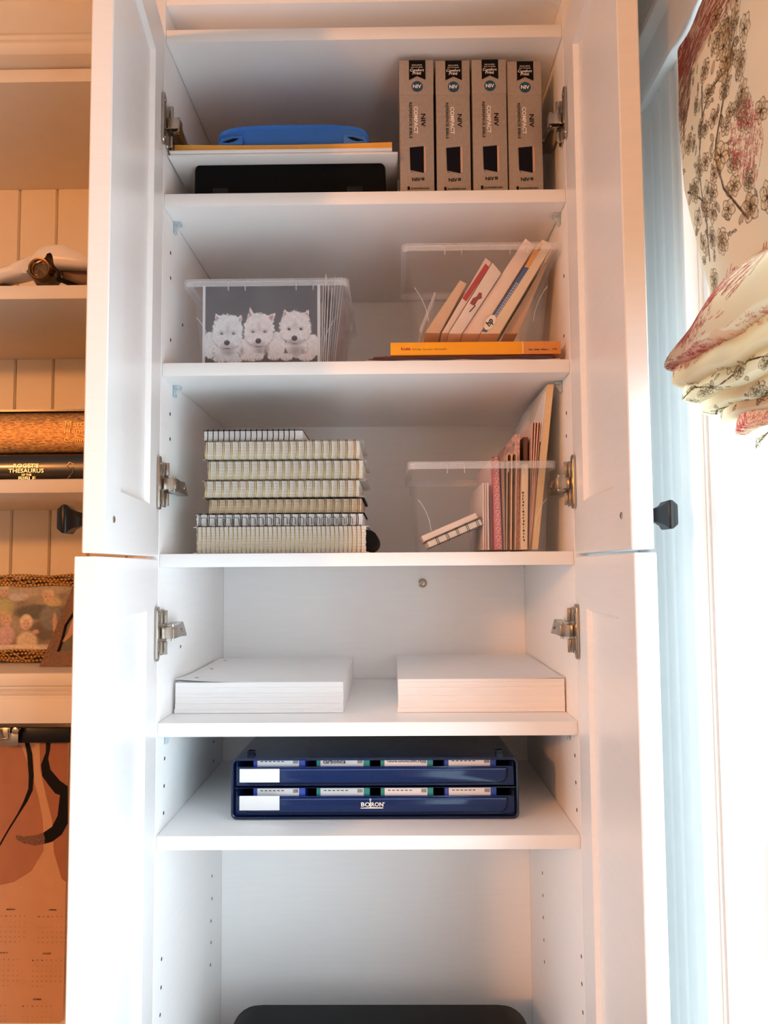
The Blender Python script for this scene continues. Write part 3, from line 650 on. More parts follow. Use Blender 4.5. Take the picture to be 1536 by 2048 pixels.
for k_ in range(n):
    a = 2 * PI * k_ / n; ex, ez = .0125 * math.cos(a), .0068 * math.sin(a); e_.append((p.x - O.x + ex * math.cos(d_) - ez * math.sin(d_), p.z - O.z + ex * math.sin(d_) + ez * math.cos(d_)))
mb.poly(e_, -.0008); mb.build('oval_badge', M['whiteink'], r)
mb = MB(); mb.text('hp', p.x - O.x, p.z - O.z, -.0011, w=.011, rot=d_, bold=.04, shear=.25); mb.build('badge_lettering', M['ink'], r)
mb = MB(); p = at(*cq((1050, 590))[0], Yq + .002)
for i in range(14):
    for e_ in (-.0011, .0011):
        a_ = (i - 7) * .0042; u_, v_ = math.cos(d_), math.sin(d_); c0 = (p.x - O.x + a_ * u_ - e_ * v_, p.z - O.z + a_ * v_ + e_ * u_); mb.poly([(c0[0] + l_ * u_ - w2 * v_, c0[1] + l_ * v_ + w2 * u_) for l_, w2 in ((-.0016, -.0004), (.0016, -.0004), (.0016, .0004), (-.0016, .0004))], -.0009)
mb.build('small_lettering', M['whiteink'], r)
mb = MB(); p = at(*cq((1262, 262))[0], Yq + .002); mb.text('4x', p.x - O.x, p.z - O.z, -.0009, w=.006, rot=d_, bold=.02); mb.build('size_lettering', M['inkbrown'], r)
r, O, P = packet('packet', 'pale brown printed packet at the right in the slanted bin', cq((1030, 826), (1120, 826), (1322, 350), (1300, 350)), Yq + .02, .12, '#c9ad92')
# ------------------------------------------------------------------ notebooks
zs = ZS[3]
def notebook(label, p0, p1, py_top, py_bot, Yn, z, pages, wire, cover, pitch, twin=True, dep_=.16, pat=None, pages_in=(.004, .004), black_end=False):
    a, b = at(p0, py_bot, Yn).x, at(p1, py_bot, Yn).x; t_ = z - 0; H = (at(560, py_top, Yn).z - at(560, py_bot, Yn).z); O = Vector(((a + b) / 2, Yn, z))
    r = thing('notebook', label, 'notebook', O, group='wire bound notebooks in a stack'); w_ = (b - a) / 2; ct = .0011
    B(-w_, w_, 0, dep_, .0003, ct).build('cover', cover, r, bevel=.0004)
    B(-w_, w_, 0, dep_, H - ct, H - .0003).build('cover', cover, r, bevel=.0004)
    mb = MB(); nl = max(3, int(H / .004)); zz_ = np.linspace(ct, H - ct, nl + 1)
    for i in range(nl):
        j = random.uniform(0, .0012); mb.box(-w_ + pages_in[0] + j, w_ - pages_in[1] - j, .003 + j * .5, dep_ - .003, zz_[i] + .0001, zz_[i + 1] - .0001)
    mb.build('pages', pages, r)
    if black_end: mb = MB(); mb.lathe([(H * .36, 0), (H * .40, .004), (H * .40, dep_ - .01), (.0001, dep_ - .01)], 16, 'y', (w_ - H * .06, .008, H * .46)); mb.build('elastic_end', M['black'], r, smooth=True)
    mb = MB(); n = int(2 * (w_ - .006) / pitch); rr = H / 2
    for i in range(n + 1):
        x = -w_ + .006 + i * pitch + random.uniform(-.0003, .0003)
        for q in ((-.0011, .0011) if twin else (0,)):
            pts = [(x + q, .010, H + .0006), (x + q, .004, H + .0012)] + [(x + q + .0016 * math.sin(PI * k / 6), -.0035 * math.sin(PI * k / 6) ** .7 - .0006, H / 2 + (H / 2 + .0006) * math.cos(PI * k / 6)) for k in range(1, 6)] + [(x + q, .004, .0002 if q else 0.0002), (x + q, .010, .0008)]
            mb.tube(pts, .00075, 4)
    mb.build('wire_binding', wire, r, smooth=True)
    if pat:
        mb = MB(); m_ = 19
        for i in range(m_):
            x = -w_ + .012 + i * (2 * w_ - .02) / m_; l_ = (2 * w_ - .02) / m_ * .36; hz = H * .72
            mb.tube([(x - l_, -.0004, H * .12), (x - l_ * 1.05, -.0004, hz * .8), (x - l_ * .7, -.0004, hz), (x + l_ * .7, -.0004, hz), (x + l_, -.0004, hz * .8), (x + l_ * 1.05, -.0004, H * .12)], .0005, 4)
        mb.build('loop_print', M['inkbrown'], r)
    return z + H
clearcov = clear('clear_cover', '#d8d6cc', .45); ivory = mat('ivory_pages', '#efe8da', .65, var=.08, scale=30, stretch=(1, 1, 60)); whitecov = mat('white_cover', '#e6e2e0', .55)
z = zs + .0006
z = notebook('thickest notebook with a single gold coil at the bottom of the stack', 386, 738, 1058, 1112, .034, z, M['cream'], M['gold'], whitecov, .0062, False, .20, black_end=True)
z = notebook('thin white notebook with brown loop pattern, second from the bottom of the stack', 391, 726, 1033, 1057, .040, z + .0006, M['white'], M['darkwire'], whitecov, .0117, True, .18, pat=True, pages_in=(.0, .0))
z = notebook('tan paged notebook under the three clear covered ones', 411, 729, 1001, 1032, .044, z + .0006, mat('tan_pages', '#e0c9ab', .65, var=.1, scale=30, stretch=(1, 1, 60)), mat('wire_gold_dark', '#6e5c3c', .36, .8), M['ink'], .0117, True)
z = notebook('clear covered ivory notebook, lowest of the three alike', 403, 730, 964, 999, .040, z + .0006, M['cream'], M['gold'], clearcov, .0117, True, pages_in=(.003, .008))
z = notebook('clear covered ivory notebook, middle of the three alike', 410, 734, 921, 960, .042, z + .0006, ivory, M['gold'], clearcov, .0117, True, pages_in=(.003, .006))
z = notebook('clear covered ivory notebook, topmost of the three alike', 404, 728, 879, 917, .038, z + .0006, ivory, M['gold'], clearcov, .0117, True, pages_in=(.003, .006))
z = notebook('small white notebook with black wire on top of the stack', 406, 606, 853, 876, .046, z + .0006, M['white'], M['black'], M['inkbrown'], .0078, False, .13, pages_in=(.0, .0))

# ------------------------------------------------------------------ bin of upright folders
binC, OC, HC = bin_('clear plastic bin of upright folders on the notebook shelf', 815, 1113, 922, 840, 1094, 1102, zs, .02, D=.25)
def cr(*pts): return [(760 + x / 3.657, 740 + y / 3.657) for x, y in pts]
zf_ = zs + .0035
def upright(name, label, xb0, xb1, xt0, xt1, yt, c, Yq=.05, dep_=.19, cat='folder', back=0):
    P = [at(*q, Yq) for q in cr((xb0, 1300), (xb1, 1300), (xt1, yt), (xt0, yt))]; x_ = (P[0].x + P[1].x) / 2; O = Vector((x_, Yq, zf_))
    r = thing(name, label, cat, O, group='upright papers in the clear bin'); zt = P[2].z - zf_; zb_ = zt - back
    mb = MB(); mb.loft([[(P[0].x - x_, y, 0), (P[1].x - x_, y, 0), (P[2].x - x_, y, h_), (P[3].x - x_, y, h_)] for y, h_ in ((0, zt), (dep_, zb_))])
    mb.build('card', c if not isinstance(c, str) else mat('card', c, .55), r, bevel=.0006); return r, O, P
def folded(name, label, xb0, xb1, xt0, xt1, yt, c, n=1, Yq=.052, dep_=.18):
    P = [at(*q, Yq) for q in cr((xb0, 1300), (xb1, 1300), (xt1, yt), (xt0, yt))]; x_ = (P[0].x + P[1].x) / 2; O = Vector((x_, Yq, zf_)); zt = P[2].z - zf_
    r = thing(name, label, 'folder', O, group='upright papers in the clear bin'); m_ = mat('folded_card', c, .55)
    for i in range(n):
        f0, f1 = i / n, (i + 1) / n; lb, rb = P[0].x + (P[1].x - P[0].x) * f0 - x_, P[0].x + (P[1].x - P[0].x) * f1 - x_; lt, rt = P[3].x + (P[2].x - P[3].x) * f0 - x_, P[3].x + (P[2].x - P[3].x) * f1 - x_; t_ = .0007
        out = [(lb, 0), (lt, zt * .985), ((lt * 3 + rt) / 4, zt), ((lt + 3 * rt) / 4, zt), (rt, zt * .985), (rb, 0), (rb - t_, 0), (rt - t_, zt * .98), ((lt + 3 * rt) / 4 - t_ * .3, zt - t_), ((lt * 3 + rt) / 4 + t_ * .3, zt - t_), (lt + t_, zt * .98), (lb + t_, 0)]
        mb = MB(); mb.prism(out, 0, dep_); mb.build('leaf', m_, r)
    return r
upright('card', 'leftmost thin pale card upright in the folder bin', 752, 764, 750, 762, 825, '#e2cfc8', cat='card')
upright('card', 'second thin pale card upright in the folder bin', 768, 780, 766, 778, 827, '#d8c2bc', cat='card')
upright('card', 'third thin pale card beside the pink patterned notebook', 786, 800, 782, 794, 824, '#e6d4cc', cat='card')
upright('folder', 'tall pale pink folder behind the pink patterned notebook', 808, 826, 802, 820, 660, '#e3c4c0', Yq=.07, dep_=.17)
# pink patterned notebook with printed scrolls
r, O, P = upright('notebook', 'pink patterned spiral notebook upright in the folder bin', 838, 895, 826, 868, 645, '#c9707a', dep_=.15, cat='notebook')
mb = MB()
for i in range(11):
    f = i / 11 + .04; x0 = P[0].x + (P[3].x - P[0].x) * f - O.x; x1 = P[1].x + (P[2].x - P[1].x) * f - O.x; zc = (P[2].z - zf_) * f; w_ = x1 - x0
    mb.tube([(x0 + w_ * .2, -.0005, zc), (x0 + w_ * .5, -.0005, zc + .004), (x0 + w_ * .8, -.0005, zc + .001), (x0 + w_ * .6, -.0005, zc - .003), (x0 + w_ * .35, -.0005, zc - .001)], .0006, 4)
    mb.tube([(x0 + w_ * .75, -.0005, zc + .006), (x0 + w_ * .55, -.0005, zc + .008), (x0 + w_ * .3, -.0005, zc + .006)], .0006, 4)
mb.build('scroll_print', mat('pale_pink_ink', '#f0d5cf'), r)
mb = MB()
for i in range(4): x_ = P[3].x - O.x + .003 * i + .001; mb.tube([(x_, .004 + .002 * i, P[2].z - zf_ - .001), (x_, .008 + .002 * i, P[2].z - zf_ + .003), (x_, .014 + .002 * i, P[2].z - zf_ - .001)], .0006, 4)
mb.build('wire_binding', M['darkwire'], r)
upright('folder', 'brown folder right of the pink patterned notebook', 902, 918, 882, 908, 650, '#a98b78', Yq=.055)
folded('folder', 'two folded cream leaflets in the middle of the folder bin', 925, 992, 930, 1000, 610, '#ecd2b4', 2)
upright('magazine', 'striped magazine standing above the bin rim', 994, 1020, 983, 1024, 470, mat('magazine_edge', '#c9a49a', .5, var=.5, scale=180, stretch=(4, .2, 1)), Yq=.06, cat='magazine', back=.004)
r, O, P = upright('booklet', 'cream booklet with small dark lettering in the folder bin', 1030, 1078, 1040, 1086, 690, '#ecd9bd', cat='booklet', Yq=.046, dep_=.02)
mb = MB(); q = at(*cr((1045, 890))[0], .046)
for i in range(16): mb.box(q.x - O.x - .0012 + .0006 * (i % 2), q.x - O.x + .0012 - .0005 * (i % 3), -.0006, -.0004, q.z - O.z - i * .0045 - .0028, q.z - O.z - i * .0045)
mb.build('lettering', M['ink'], r)
upright('folder', 'dark brown folder between booklet and folded pink sheets', 1060, 1072, 1046, 1082, 490, '#6a4a3c', Yq=.07, dep_=.15)
folded('folder', 'three folded pink sheets beside the tall board', 1088, 1102, 1114, 1176, 380, '#ecc9bd', 3, Yq=.056)
# tall board leaning at the right end
P = [at(*q, .05) for q in cr((1112, 1300), (1155, 1300), (1270, 106), (1222, 106))]; x_ = (P[0].x + P[1].x) / 2
r = thing('art_board', 'tall cream board leaning at the right end of the folder bin', 'board', (x_, .05, zf_), group='upright papers in the clear bin'); zt = P[2].z - zf_
mb = MB(); mb.loft([[(P[0].x - x_, y, 0), (P[1].x - x_, y, 0), (P[2].x - x_, y, zt), (P[3].x - x_, y, zt)] for y in (0, .19)]); mb.build('board', mat('board_face', '#ddd8d2', .6, var=.03), r, bevel=.0008); mb = MB(); mb.prism([(p_.x - x_, max(0, p_.z - zf_)) for p_ in P], -.0012, -.0001); mb.build('front_edge', mat('board_edge', '#dfc49a', .6, var=.06), r)
lo_ = .155; xl_ = P[0].x + (P[3].x - P[0].x) * lo_ / zt - x_; mb = MB(); mb.loft([[(xl_ - .0016, y, lo_), (xl_ - .0008, y, lo_), (P[3].x - x_ - .0006, y, zt - .008 + dz), (P[3].x - x_ - .0014 - dz * .3, y, zt - .008 + dz)] for y, dz in ((.004, 0), (.10, -.004), (.19, .003), (.29, -.006))]); mb.build('loose_sheet', M['white'], r)
# small spiral notebook lying tilted
r = thing('notebook', 'small cream spiral notebook lying slanted at the left in the folder bin', 'notebook', (at(855, 1098, .05).x, .05, zf_ + .001), (0, -math.radians(23), 0))
B(.004, .088, 0, .11, .0, .0016).build('cover', M['inkbrown'], r, bevel=.0004); B(.004, .086, .001, .108, .0018, .010).build('pages', M['cream'], r)
B(.002, .088, 0, .11, .0102, .0118).build('cover', M['inkbrown'], r, bevel=.0004); B(0, .084, .002, .108, .0125, .021).build('note_pad', mat('pale_pad', '#ecd9cc', .6), r, bevel=.0006)
mb = MB()
for i in range(5):
    for q in (-.0012, .0012): x = .018 + i * .0155 + q; mb.tube([(x, .006, .0128), (x, -.002, .0118), (x, -.004, .006), (x, -.002, .0002), (x, .006, -.0006)], .0005, 4)
mb.build('wire_binding', M['black'], r)
# ------------------------------------------------------------------ paper stacks
zs = ZS[4]
def ream(label, p0, p1, py, Yp, dep_, seed, curl):
    zs = ZS[4] + .0006; rnd = random.Random(seed); a, b = at(p0, 1400, Yp).x, at(p1, 1400, Yp).x; H = at((p0 + p1) / 2, py, Yp).z - zs; O = Vector(((a + b) / 2, Yp, zs)); w_ = (b - a) / 2
    r = thing('paper_stack', label, 'paper', O, group='stacks of white paper'); mb = MB(); z_ = 0; n = 15
    cuts = sorted([0, H * .13] + [rnd.uniform(.1, .97) * H for _ in range(n)] + [H * .985])
    for i in range(len(cuts) - 1):
        j = rnd.uniform(0, .0005) + (.0 if cuts[i] >= H * .12 else -.001); k_ = rnd.uniform(0, .0004)
        mb.box(-w_ + j, w_ - rnd.uniform(0, .0005), k_, dep_ - k_, cuts[i] + .00003, cuts[i + 1] - .00002)
    mb.build('sheets', M['paper'], r)
    # top sheet, slightly lifted at a corner
    nx, ny = 14, 14; top = []; bot = []
    for i in range(ny + 1):
        for k_ in range(nx + 1):
            u, v = k_ / nx, i / ny; l_ = max(0, 1 - (u + v * 1.1) / .42) if curl < 0 else max(0, 1 - ((1 - u) + v * 1.6) / .5) * .35
            top.append((-w_ + 2 * w_ * u - (.0015 if curl < 0 else 0), -.0006 + dep_ * v, H * .985 + .0004 + .0052 * l_ ** 1.6))
    bot = [(x, y, z_ - .0003) for x, y, z_ in top]; N = len(top); W1 = nx + 1; fs = []
    for i in range(ny):
        for k_ in range(nx): q = (i * W1 + k_, i * W1 + k_ + 1, (i + 1) * W1 + k_ + 1, (i + 1) * W1 + k_); fs += [q, tuple(x + N for x in q[::-1])]
    ed = [i for i in range(W1)] + [i * W1 + nx for i in range(1, ny + 1)] + [ny * W1 + k_ for k_ in range(nx - 1, -1, -1)] + [i * W1 for i in range(ny - 1, 0, -1)]
    fs += [(ed[i], ed[(i + 1) % len(ed)], ed[(i + 1) % len(ed)] + N, ed[i] + N) for i in range(len(ed))]
    mb = MB(); mb.add(top + bot, fs); mb.build('top_sheet', M['white'], r, smooth=True)
    if curl < 0:
        mb = MB()
        for v, dx, l_ in ((.12, .022, .0018), (.5, .018, .0002), (.88, .016, .0001)):
            mb.lathe([(.0032, .0), (.0032, .0002), (.0001, .0002)], 12, 'z', (-w_ + dx, dep_ * v, H * .985 + .0006 + l_))
        mb.build('punch_hole', mat('hole_grey', '#9a9794', .7), r)
ream('stack of white hole punched paper at the left with a lifted corner', 350, 687, 1364, .068, .300, 3, -1)
ream('stack of plain white paper at the right, against the side panel', 796, 1130, 1357, .068, .315, 5, 1)

# ------------------------------------------------------------------ blue drawer organiser
zs = ZS[5]; Yo = .066
x0, x1 = at(462, 1600, Yo).x, at(1038, 1600, Yo).x; zt = at(750, 1516, Yo).z; H = zt - zs - .001; W_ = x1 - x0; O = Vector(((x0 + x1) / 2, Yo, zs + .001))
M['org'] = clear('blue_shell', '#122548', .88, .12, (.25, .42, .8)); M['orgdark'] = clear('navy_shell', '#0a1630', .96, .14, (.2, .35, .7))
M['drawer'] = clear('blue_drawer', '#2a4478', .46, .12, (.34, .48, .85)); M['lipblue'] = clear('blue_lip', '#4f6ea6', .55, .1, (.5, .65, 1))
og = thing('drawer_organizer', 'dark blue translucent two drawer organizer on the lower shelf', 'organizer', O)
def OX(px): return at(px, 1580, Yo).x - O.x
def OZ(py): return at(750, py, Yo).z - O.z
def shell(y, ins, r_): return [(a, y, b) for a, b in rrect(W_ - 2 * ins, H - 2 * ins, r_, 5, -W_ / 2 + ins, ins)]
mb = MB(); dep_ = .31
mb.loft([shell(.012, .0035, .006), shell(0, .0032, .006), shell(-.001, .0018, .007), shell(0, 0, .008), shell(.006, .0004, .008), shell(dep_, .004, .008)], True, False)
mb.add(shell(dep_, .004, .008), [tuple(range(24))]); mb.build('shell', M['org'], og, smooth=True)
mb = MB(); mb.box(-W_ / 2 + .004, W_ / 2 - .004, .004, dep_ - .01, H * .497, H * .507); mb.build('divider', M['orgdark'], og)
for s_ in (-1, 1):
    mb = MB(); mb.prism(rrect(.010, .003, .0012, 3, s_ * (W_ / 2 - .022) - .005, H), .03, .045); mb.box(s_ * (W_ / 2 - .022) - .004, s_ * (W_ / 2 - .022) + .004, .034, .04, H - .002, H + .003); mb.build('stacking_foot', M['orgdark'], og)
for i, (pt, pb, pl) in enumerate(((1518, 1573, (1537, 1564)), (1577, 1636, (1591, 1620)))):
    zt_, zb_ = OZ(pt), max(OZ(pb), .004); xa, xb = -W_ / 2 + .006, W_ / 2 - .006
    mb = MB(); hh = zt_ - zb_
    # drawer tray: front panel lower part, sides and floor
    lip = zb_ + hh * .70
    mb.box(xa, xb, .005, .0065, zb_, lip); mb.box(xa, xa + .0015, .0065, dep_ - .03, zb_, lip + .006); mb.box(xb - .0015, xb, .0065, dep_ - .03, zb_, lip + .006); mb.box(xa, xb, .0065, dep_ - .03, zb_, zb_ + .0015); mb.box(xa, xb, dep_ - .032, dep_ - .03, zb_, lip)
    d_ = mb.build('drawer', M['drawer'], og, bevel=.0005)
    # sloped pull with rounded lower corners
    n = 9; cc = .012; la, lb = xa + .010, xb - .010; z0, z1 = zb_ + hh * .10, lip - .002
    out = [(la, z1), (lb, z1)] + [(lb - cc * (1 - math.cos(PI / 2 * k / n)), z0 + cc * (1 - math.sin(PI / 2 * k / n))) for k in range(n + 1)] + [(la + cc * (1 - math.sin(PI / 2 * k / n)), z0 + cc * (1 - math.cos(PI / 2 * k / n))) for k in range(n + 1)]
    mb = MB(); mb.prism(out, .0012, .0048); mb.build('front_pull', M['drawer'], d_, bevel=.0008)
    mb = MB(); mb.tube([(p[0], .001, p[1]) for p in out[1:] + out[:1]], .0011, 5); mb.build('pull_edge', M['orgdark'], d_, smooth=True)
    mb = MB(); mb.box(la + .002, lb - .002, .0002, .0014, z1 - .0022, z1 - .0004); mb.build('pull_lip', M['lipblue'], d_)
    mb = MB(); mb.box(OX(479), OX(559), -.0004, .0011, OZ(pl[1]), OZ(pl[0])); mb.build('label_card', M['white'], d_, bevel=.0003)
    if i == 1:
        k = OX(1001) - OX(1000); t = MB(); t.text('BO', OX(731), OZ(1609), .0002, w=18 * k, h=8.5 * k, bold=.02); t.text('RON', OX(754.5), OZ(1609), .0002, w=24 * k, h=8.5 * k, bold=.02); t.text('\u00ae', OX(768), OZ(1606), .0002, h=3.2 * k)
        t.poly([(OX(739.3), OZ(1614)), (OX(741.7), OZ(1614)), (OX(741.2), OZ(1602)), (OX(739.8), OZ(1602))], .0002)
        t.poly([(OX(740.5) + 2.4 * k * math.cos(2 * PI * q / 16), OZ(1599) + 2.4 * k * math.sin(2 * PI * q / 16)) for q in range(16)], .0002)
        t.poly([(OX(721), OZ(1617)), (OX(766), OZ(1617)), (OX(766), OZ(1615)), (OX(742), OZ(1614.4)), (OX(721), OZ(1615.6))], .0002); t.build('logo_print', M['whiteink'], d_)
# little remedy boxes inside, seen through the open strip above each pull
teal = mat('teal_card', '#1f8f8a', .5); bluecard = mat('blue_card', '#2d4fb8', .5)
wd = [[None, 'carbonica', 'Calcarea carbonica', None], [None] * 4]
pos4 = ['at the left end', 'second from the left', 'third from the left', 'at the right end']
for i, (pa, pz) in enumerate(((1518, 1528), (1577, 1586))):
    for j, (l0, l1) in enumerate(((515, 598), (641, 727), (769, 854), (897, 980))):
        Yb_ = Yo + .012; xa, xb = at(l0 - 8, 1522, Yb_).x, at(l1 + 12, 1522, Yb_).x; zt_ = at(750, pa - 1, Yo).z - .0024; zb_ = O.z + (max(OZ(1636), .004) if i else OZ(1573)) + .0017
        r = thing('small_box', '%s card box %s inside the %s drawer of the organizer' % ('teal' if j in (1, 2) else 'blue', pos4[j], 'bottom' if i else 'top'), 'box', ((xa + xb) / 2, Yb_, zb_), group='small boxes in the blue organizer'); w2 = (xb - xa) / 2; h2 = zt_ - zb_
        B(-w2, w2, 0, .05, 0, h2).build('carton', teal if j in (1, 2) else bluecard, r, bevel=.0005)
        lw = (at(l1, 1522, Yb_).x - at(l0, 1522, Yb_).x) / 2; lc = (at(l0, 1522, Yb_).x + at(l1, 1522, Yb_).x) / 2 - (xa + xb) / 2
        mb = MB(); mb.box(lc - lw, lc + lw, -.0004, 0, h2 * .35, h2 - .0008); mb.build('label', M['white'], r)
        t = MB()
        if wd[i][j]: t.text(wd[i][j], lc - lw * .35, h2 - .0042, -.0007, w=lw * 1.05, bold=.02)
        else:
            for q in range(6): t.box(lc - lw * .85 + q * lw * .2, lc - lw * .72 + q * lw * .2, -.0007, -.0005, h2 - .0045, h2 - .0035)
        if j == 2 and i == 0: t.text('200CH', lc + lw * .45, h2 - .004, -.0007, h=.004, bold=.02)
        for q in range(7): t.box(lc + lw * .72 + q * .0011, lc + lw * .72 + q * .0011 + .0005, -.0007, -.0005, h2 - .007, h2 - .002)
        t.build('lettering', M['ink'], r)

# ------------------------------------------------------------------ black machine on the bottom shelf
ZB += .0006; Ym = .09; zt = at(760, 1998, .33).z; x0, x1 = at(462, 2040, .30).x, at(1058, 2040, .30).x; W_ = x1 - x0; H = zt - ZB
pm_ = thing('equipment_case', 'large black rounded case on the bottom shelf, only its top showing', 'case', ((x0 + x1) / 2, Ym, ZB))
mb = MB(); mb.loft([[(a, y, b) for a, b in rrect(W_ - 2 * i, H - i - dz, .045, 8, -W_ / 2 + i, 0.0005)] for y, i, dz in ((.0, .02, .02), (.012, .006, .006), (.04, 0, .001), (.22, 0, 0), (.242, .006, .005), (.25, .02, .018))]); mb.build('housing', M['black'], pm_, smooth=True)
mb = MB(); mb.prism(rrect(W_ * .3, H * .12, .01, 4, -W_ * .15, H * .45), -.006, .02); mb.build('handle', M['blackgloss'], pm_, bevel=.002)

# ------------------------------------------------------------------ things on the left bookcase
def BXp(px, py, Y): return at(px, py, Y)
# books lying on the second shelf
zsh = zf(958) + .0005
def lying_book(label, py_t, py_b, Yk_, c, xr, z0, w_=.24, dep_=.17):
    H = at(80, py_t, Yk_).z - z0; x1 = at(xr, 900, Yk_).x; r = thing('book', label, 'book', (x1 - w_ / 2, Yk_, z0)); n = 12; hw = w_ / 2
    out = [(0.012 - .012 * math.sin(PI * k / n) ** .8, H / 2 - (H / 2) * math.cos(PI * k / n)) for k in range(n + 1)] + [(dep_, H), (dep_, H - .003), (.02, H - .003), (.016, H / 2), (.02, .003), (dep_, .003), (dep_, 0)]
    mb = MB(); mb.prism(out, -hw, hw, 'x'); mb.build('binding', c, r, smooth=True); B(-hw + .003, hw - .003, .02, dep_ - .004, .0035, H - .0035).build('pages', M['cream'], r); return r, H, Vector((x1 - w_ / 2, Yk_, z0))
Yk_ = .03; dk = mat('black_leather', '#120d0b', .28, var=.2, scale=50, coat=.5)
r, H1, O1 = lying_book('black book with silver lettering under the gold cloth one', 905, 958, Yk_, dk, 172, zsh)
k = at(81, 930, Yk_).x - at(80, 930, Yk_).x; sil = mat('silver_foil', '#c7b6a8', .3, .6); t = MB()
def TX(px, O): return at(px, 930, Yk_).x - O.x
def spine_y(z, H): return .012 - .012 * max(0, math.sin(math.acos(max(-1, min(1, 1 - 2 * z / H))))) ** .8
for s_, py, w_ in (("ROGET'S", 931.5, 50), ('THESAURUS', 941.5, 70), ('OF THE', 949.5, 20), ('BIBLE', 956, 34)):
    zz_ = at(53, py, Yk_).z - O1.z; t.text(s_, TX(53, O1), zz_, spine_y(zz_, H1) - .0012, w=w_ * k, h=(4 if s_ == 'OF THE' else 8) * k)
zz_ = at(140, 940, Yk_).z - O1.z; t.tube([(TX(149, O1), spine_y(zz_, H1) - .001, zz_ + .008), (TX(140, O1), -.0012, zz_ + .011), (TX(134, O1), -.0012, zz_ + .006), (TX(140, O1), -.0012, zz_ + .001), (TX(147, O1), -.0012, zz_ + .004), (TX(146, O1), -.0012, zz_ - .004), (TX(136, O1), -.0012, zz_ - .012), (TX(142, O1), -.0012, zz_ - .009)], .0004, 4)
t.build('spine_lettering', sil, r)
gc = mat('gold_cloth', '#b58a55', .42, .6, var=.5, scale=260, bump=.6, bscale=420, stretch=(.6, 1, 1.6))
z1_ = zsh + H1 + .0006
r, H2, O2 = lying_book('gold cloth covered book lying on the black one', 822, 905, Yk_, gc, 172, z1_)
t = MB()
for s_, py, px, w_ in (('Matthew', 848, 164, 70), ('Henry', 864, 153, 50), ('Commentary', 881, 172, 90)):
    zz_ = at(120, py, Yk_).z - O2.z; t.text(s_, TX(px, O2), zz_, spine_y(zz_, H2) - .0012, w=w_ * k, h=10 * k)
t.build('spine_lettering', mat('gilt', '#d9a868', .4, .4), r)
B(-.12, .12, .004, .17, H2 + .0002, H2 + .0032).build('dark_top_strip', dk, r)  # thin black strip along the top of the gold book
# white ornament with bronze boss on the first shelf
zsh = zf(570); Yn = .014; def_ = 8.533
def orn(cx, cy): return at(cx / def_, 480 + cy / def_, Yn)
O = Vector((orn(740, 765).x, Yn, zsh)); og2 = thing('ornament', 'white swooping ornament with a round bronze boss on the top bookcase shelf', 'ornament', O)
def q(cx, cy): p = orn(cx, cy) - O; return (p.x, max(.0005, p.z))
glaz = mat('white_glaze', '#e9dccb', .25, coat=.5); brz = M['bronze']
def dome(name, pts, y0, y1, m, bulge=.4):
    pts = [q(*p) for p in pts]; cx = sum(p[0] for p in pts) / len(pts); cz = sum(p[1] for p in pts) / len(pts); mb = MB()
    rg = [[(cx + (p[0] - cx) * f, y, cz + (p[1] - cz) * f) for p in pts] for f, y in ((.35, y0 - .004), (.75, y0 - .001), (.95, y0 + .003), (1, y0 + .01), (1, y1 - .008), (.9, y1))]
    mb.loft(rg); return mb.build(name, m, og2, smooth=True)
dome('hood', ((430, 540), (480, 370), (600, 190), (740, 100), (900, 70), (1080, 78), (1300, 170), (1600, 330), (1900, 470), (1450, 470), (1000, 445), (935, 450), (915, 330), (870, 220), (770, 178), (640, 230), (560, 400)), -.004, .05, glaz)
dome('blade', ((-900, 900), (-400, 560), (0, 440), (240, 350), (420, 250), (600, 190), (480, 370), (430, 540), (300, 575), (0, 645), (-400, 760)), .004, .035, glaz)
dome('inner_collar', ((450, 550), (490, 370), (620, 215), (760, 180), (880, 240), (920, 400), (930, 600), (800, 740), (560, 720)), .002, .03, mat('grey_collar', '#6b5a4a', .4))
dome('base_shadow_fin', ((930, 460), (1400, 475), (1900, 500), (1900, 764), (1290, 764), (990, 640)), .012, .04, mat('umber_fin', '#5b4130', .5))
mb = MB(); mb.M = Matrix.Translation((0, 0, 0)); c0 = q(712, 520); R = abs(q(905, 520)[0] - q(515, 520)[0]) / 2
mb.lathe([(R * 1.0, .016), (R * 1.06, .010), (R * 1.06, .004), (R * 1.02, -.006), (R * .92, -.010), (R * .80, -.0095), (R * .70, -.0065), (R * .64, -.006), (R * .3, -.0085), (R * .06, -.0105), (.0002, -.0108)], 30, 'y', (c0[0], 0, c0[1])); mb.build('boss', brz, og2, smooth=True)
mb = MB(); a, b = q(960, 640), q(1290, 762); mb.tube([(a[0], .004, a[1]), (b[0], .008, max(b[1], .003))], .0035, 8); mb.build('strut', M['black'], og2, smooth=True)
dome('front_leaf', ((-900, 640), (0, 650), (120, 710), (260, 764), (-900, 764)), .02, .04, mat('green_brown_leaf', '#5c4a30', .4))

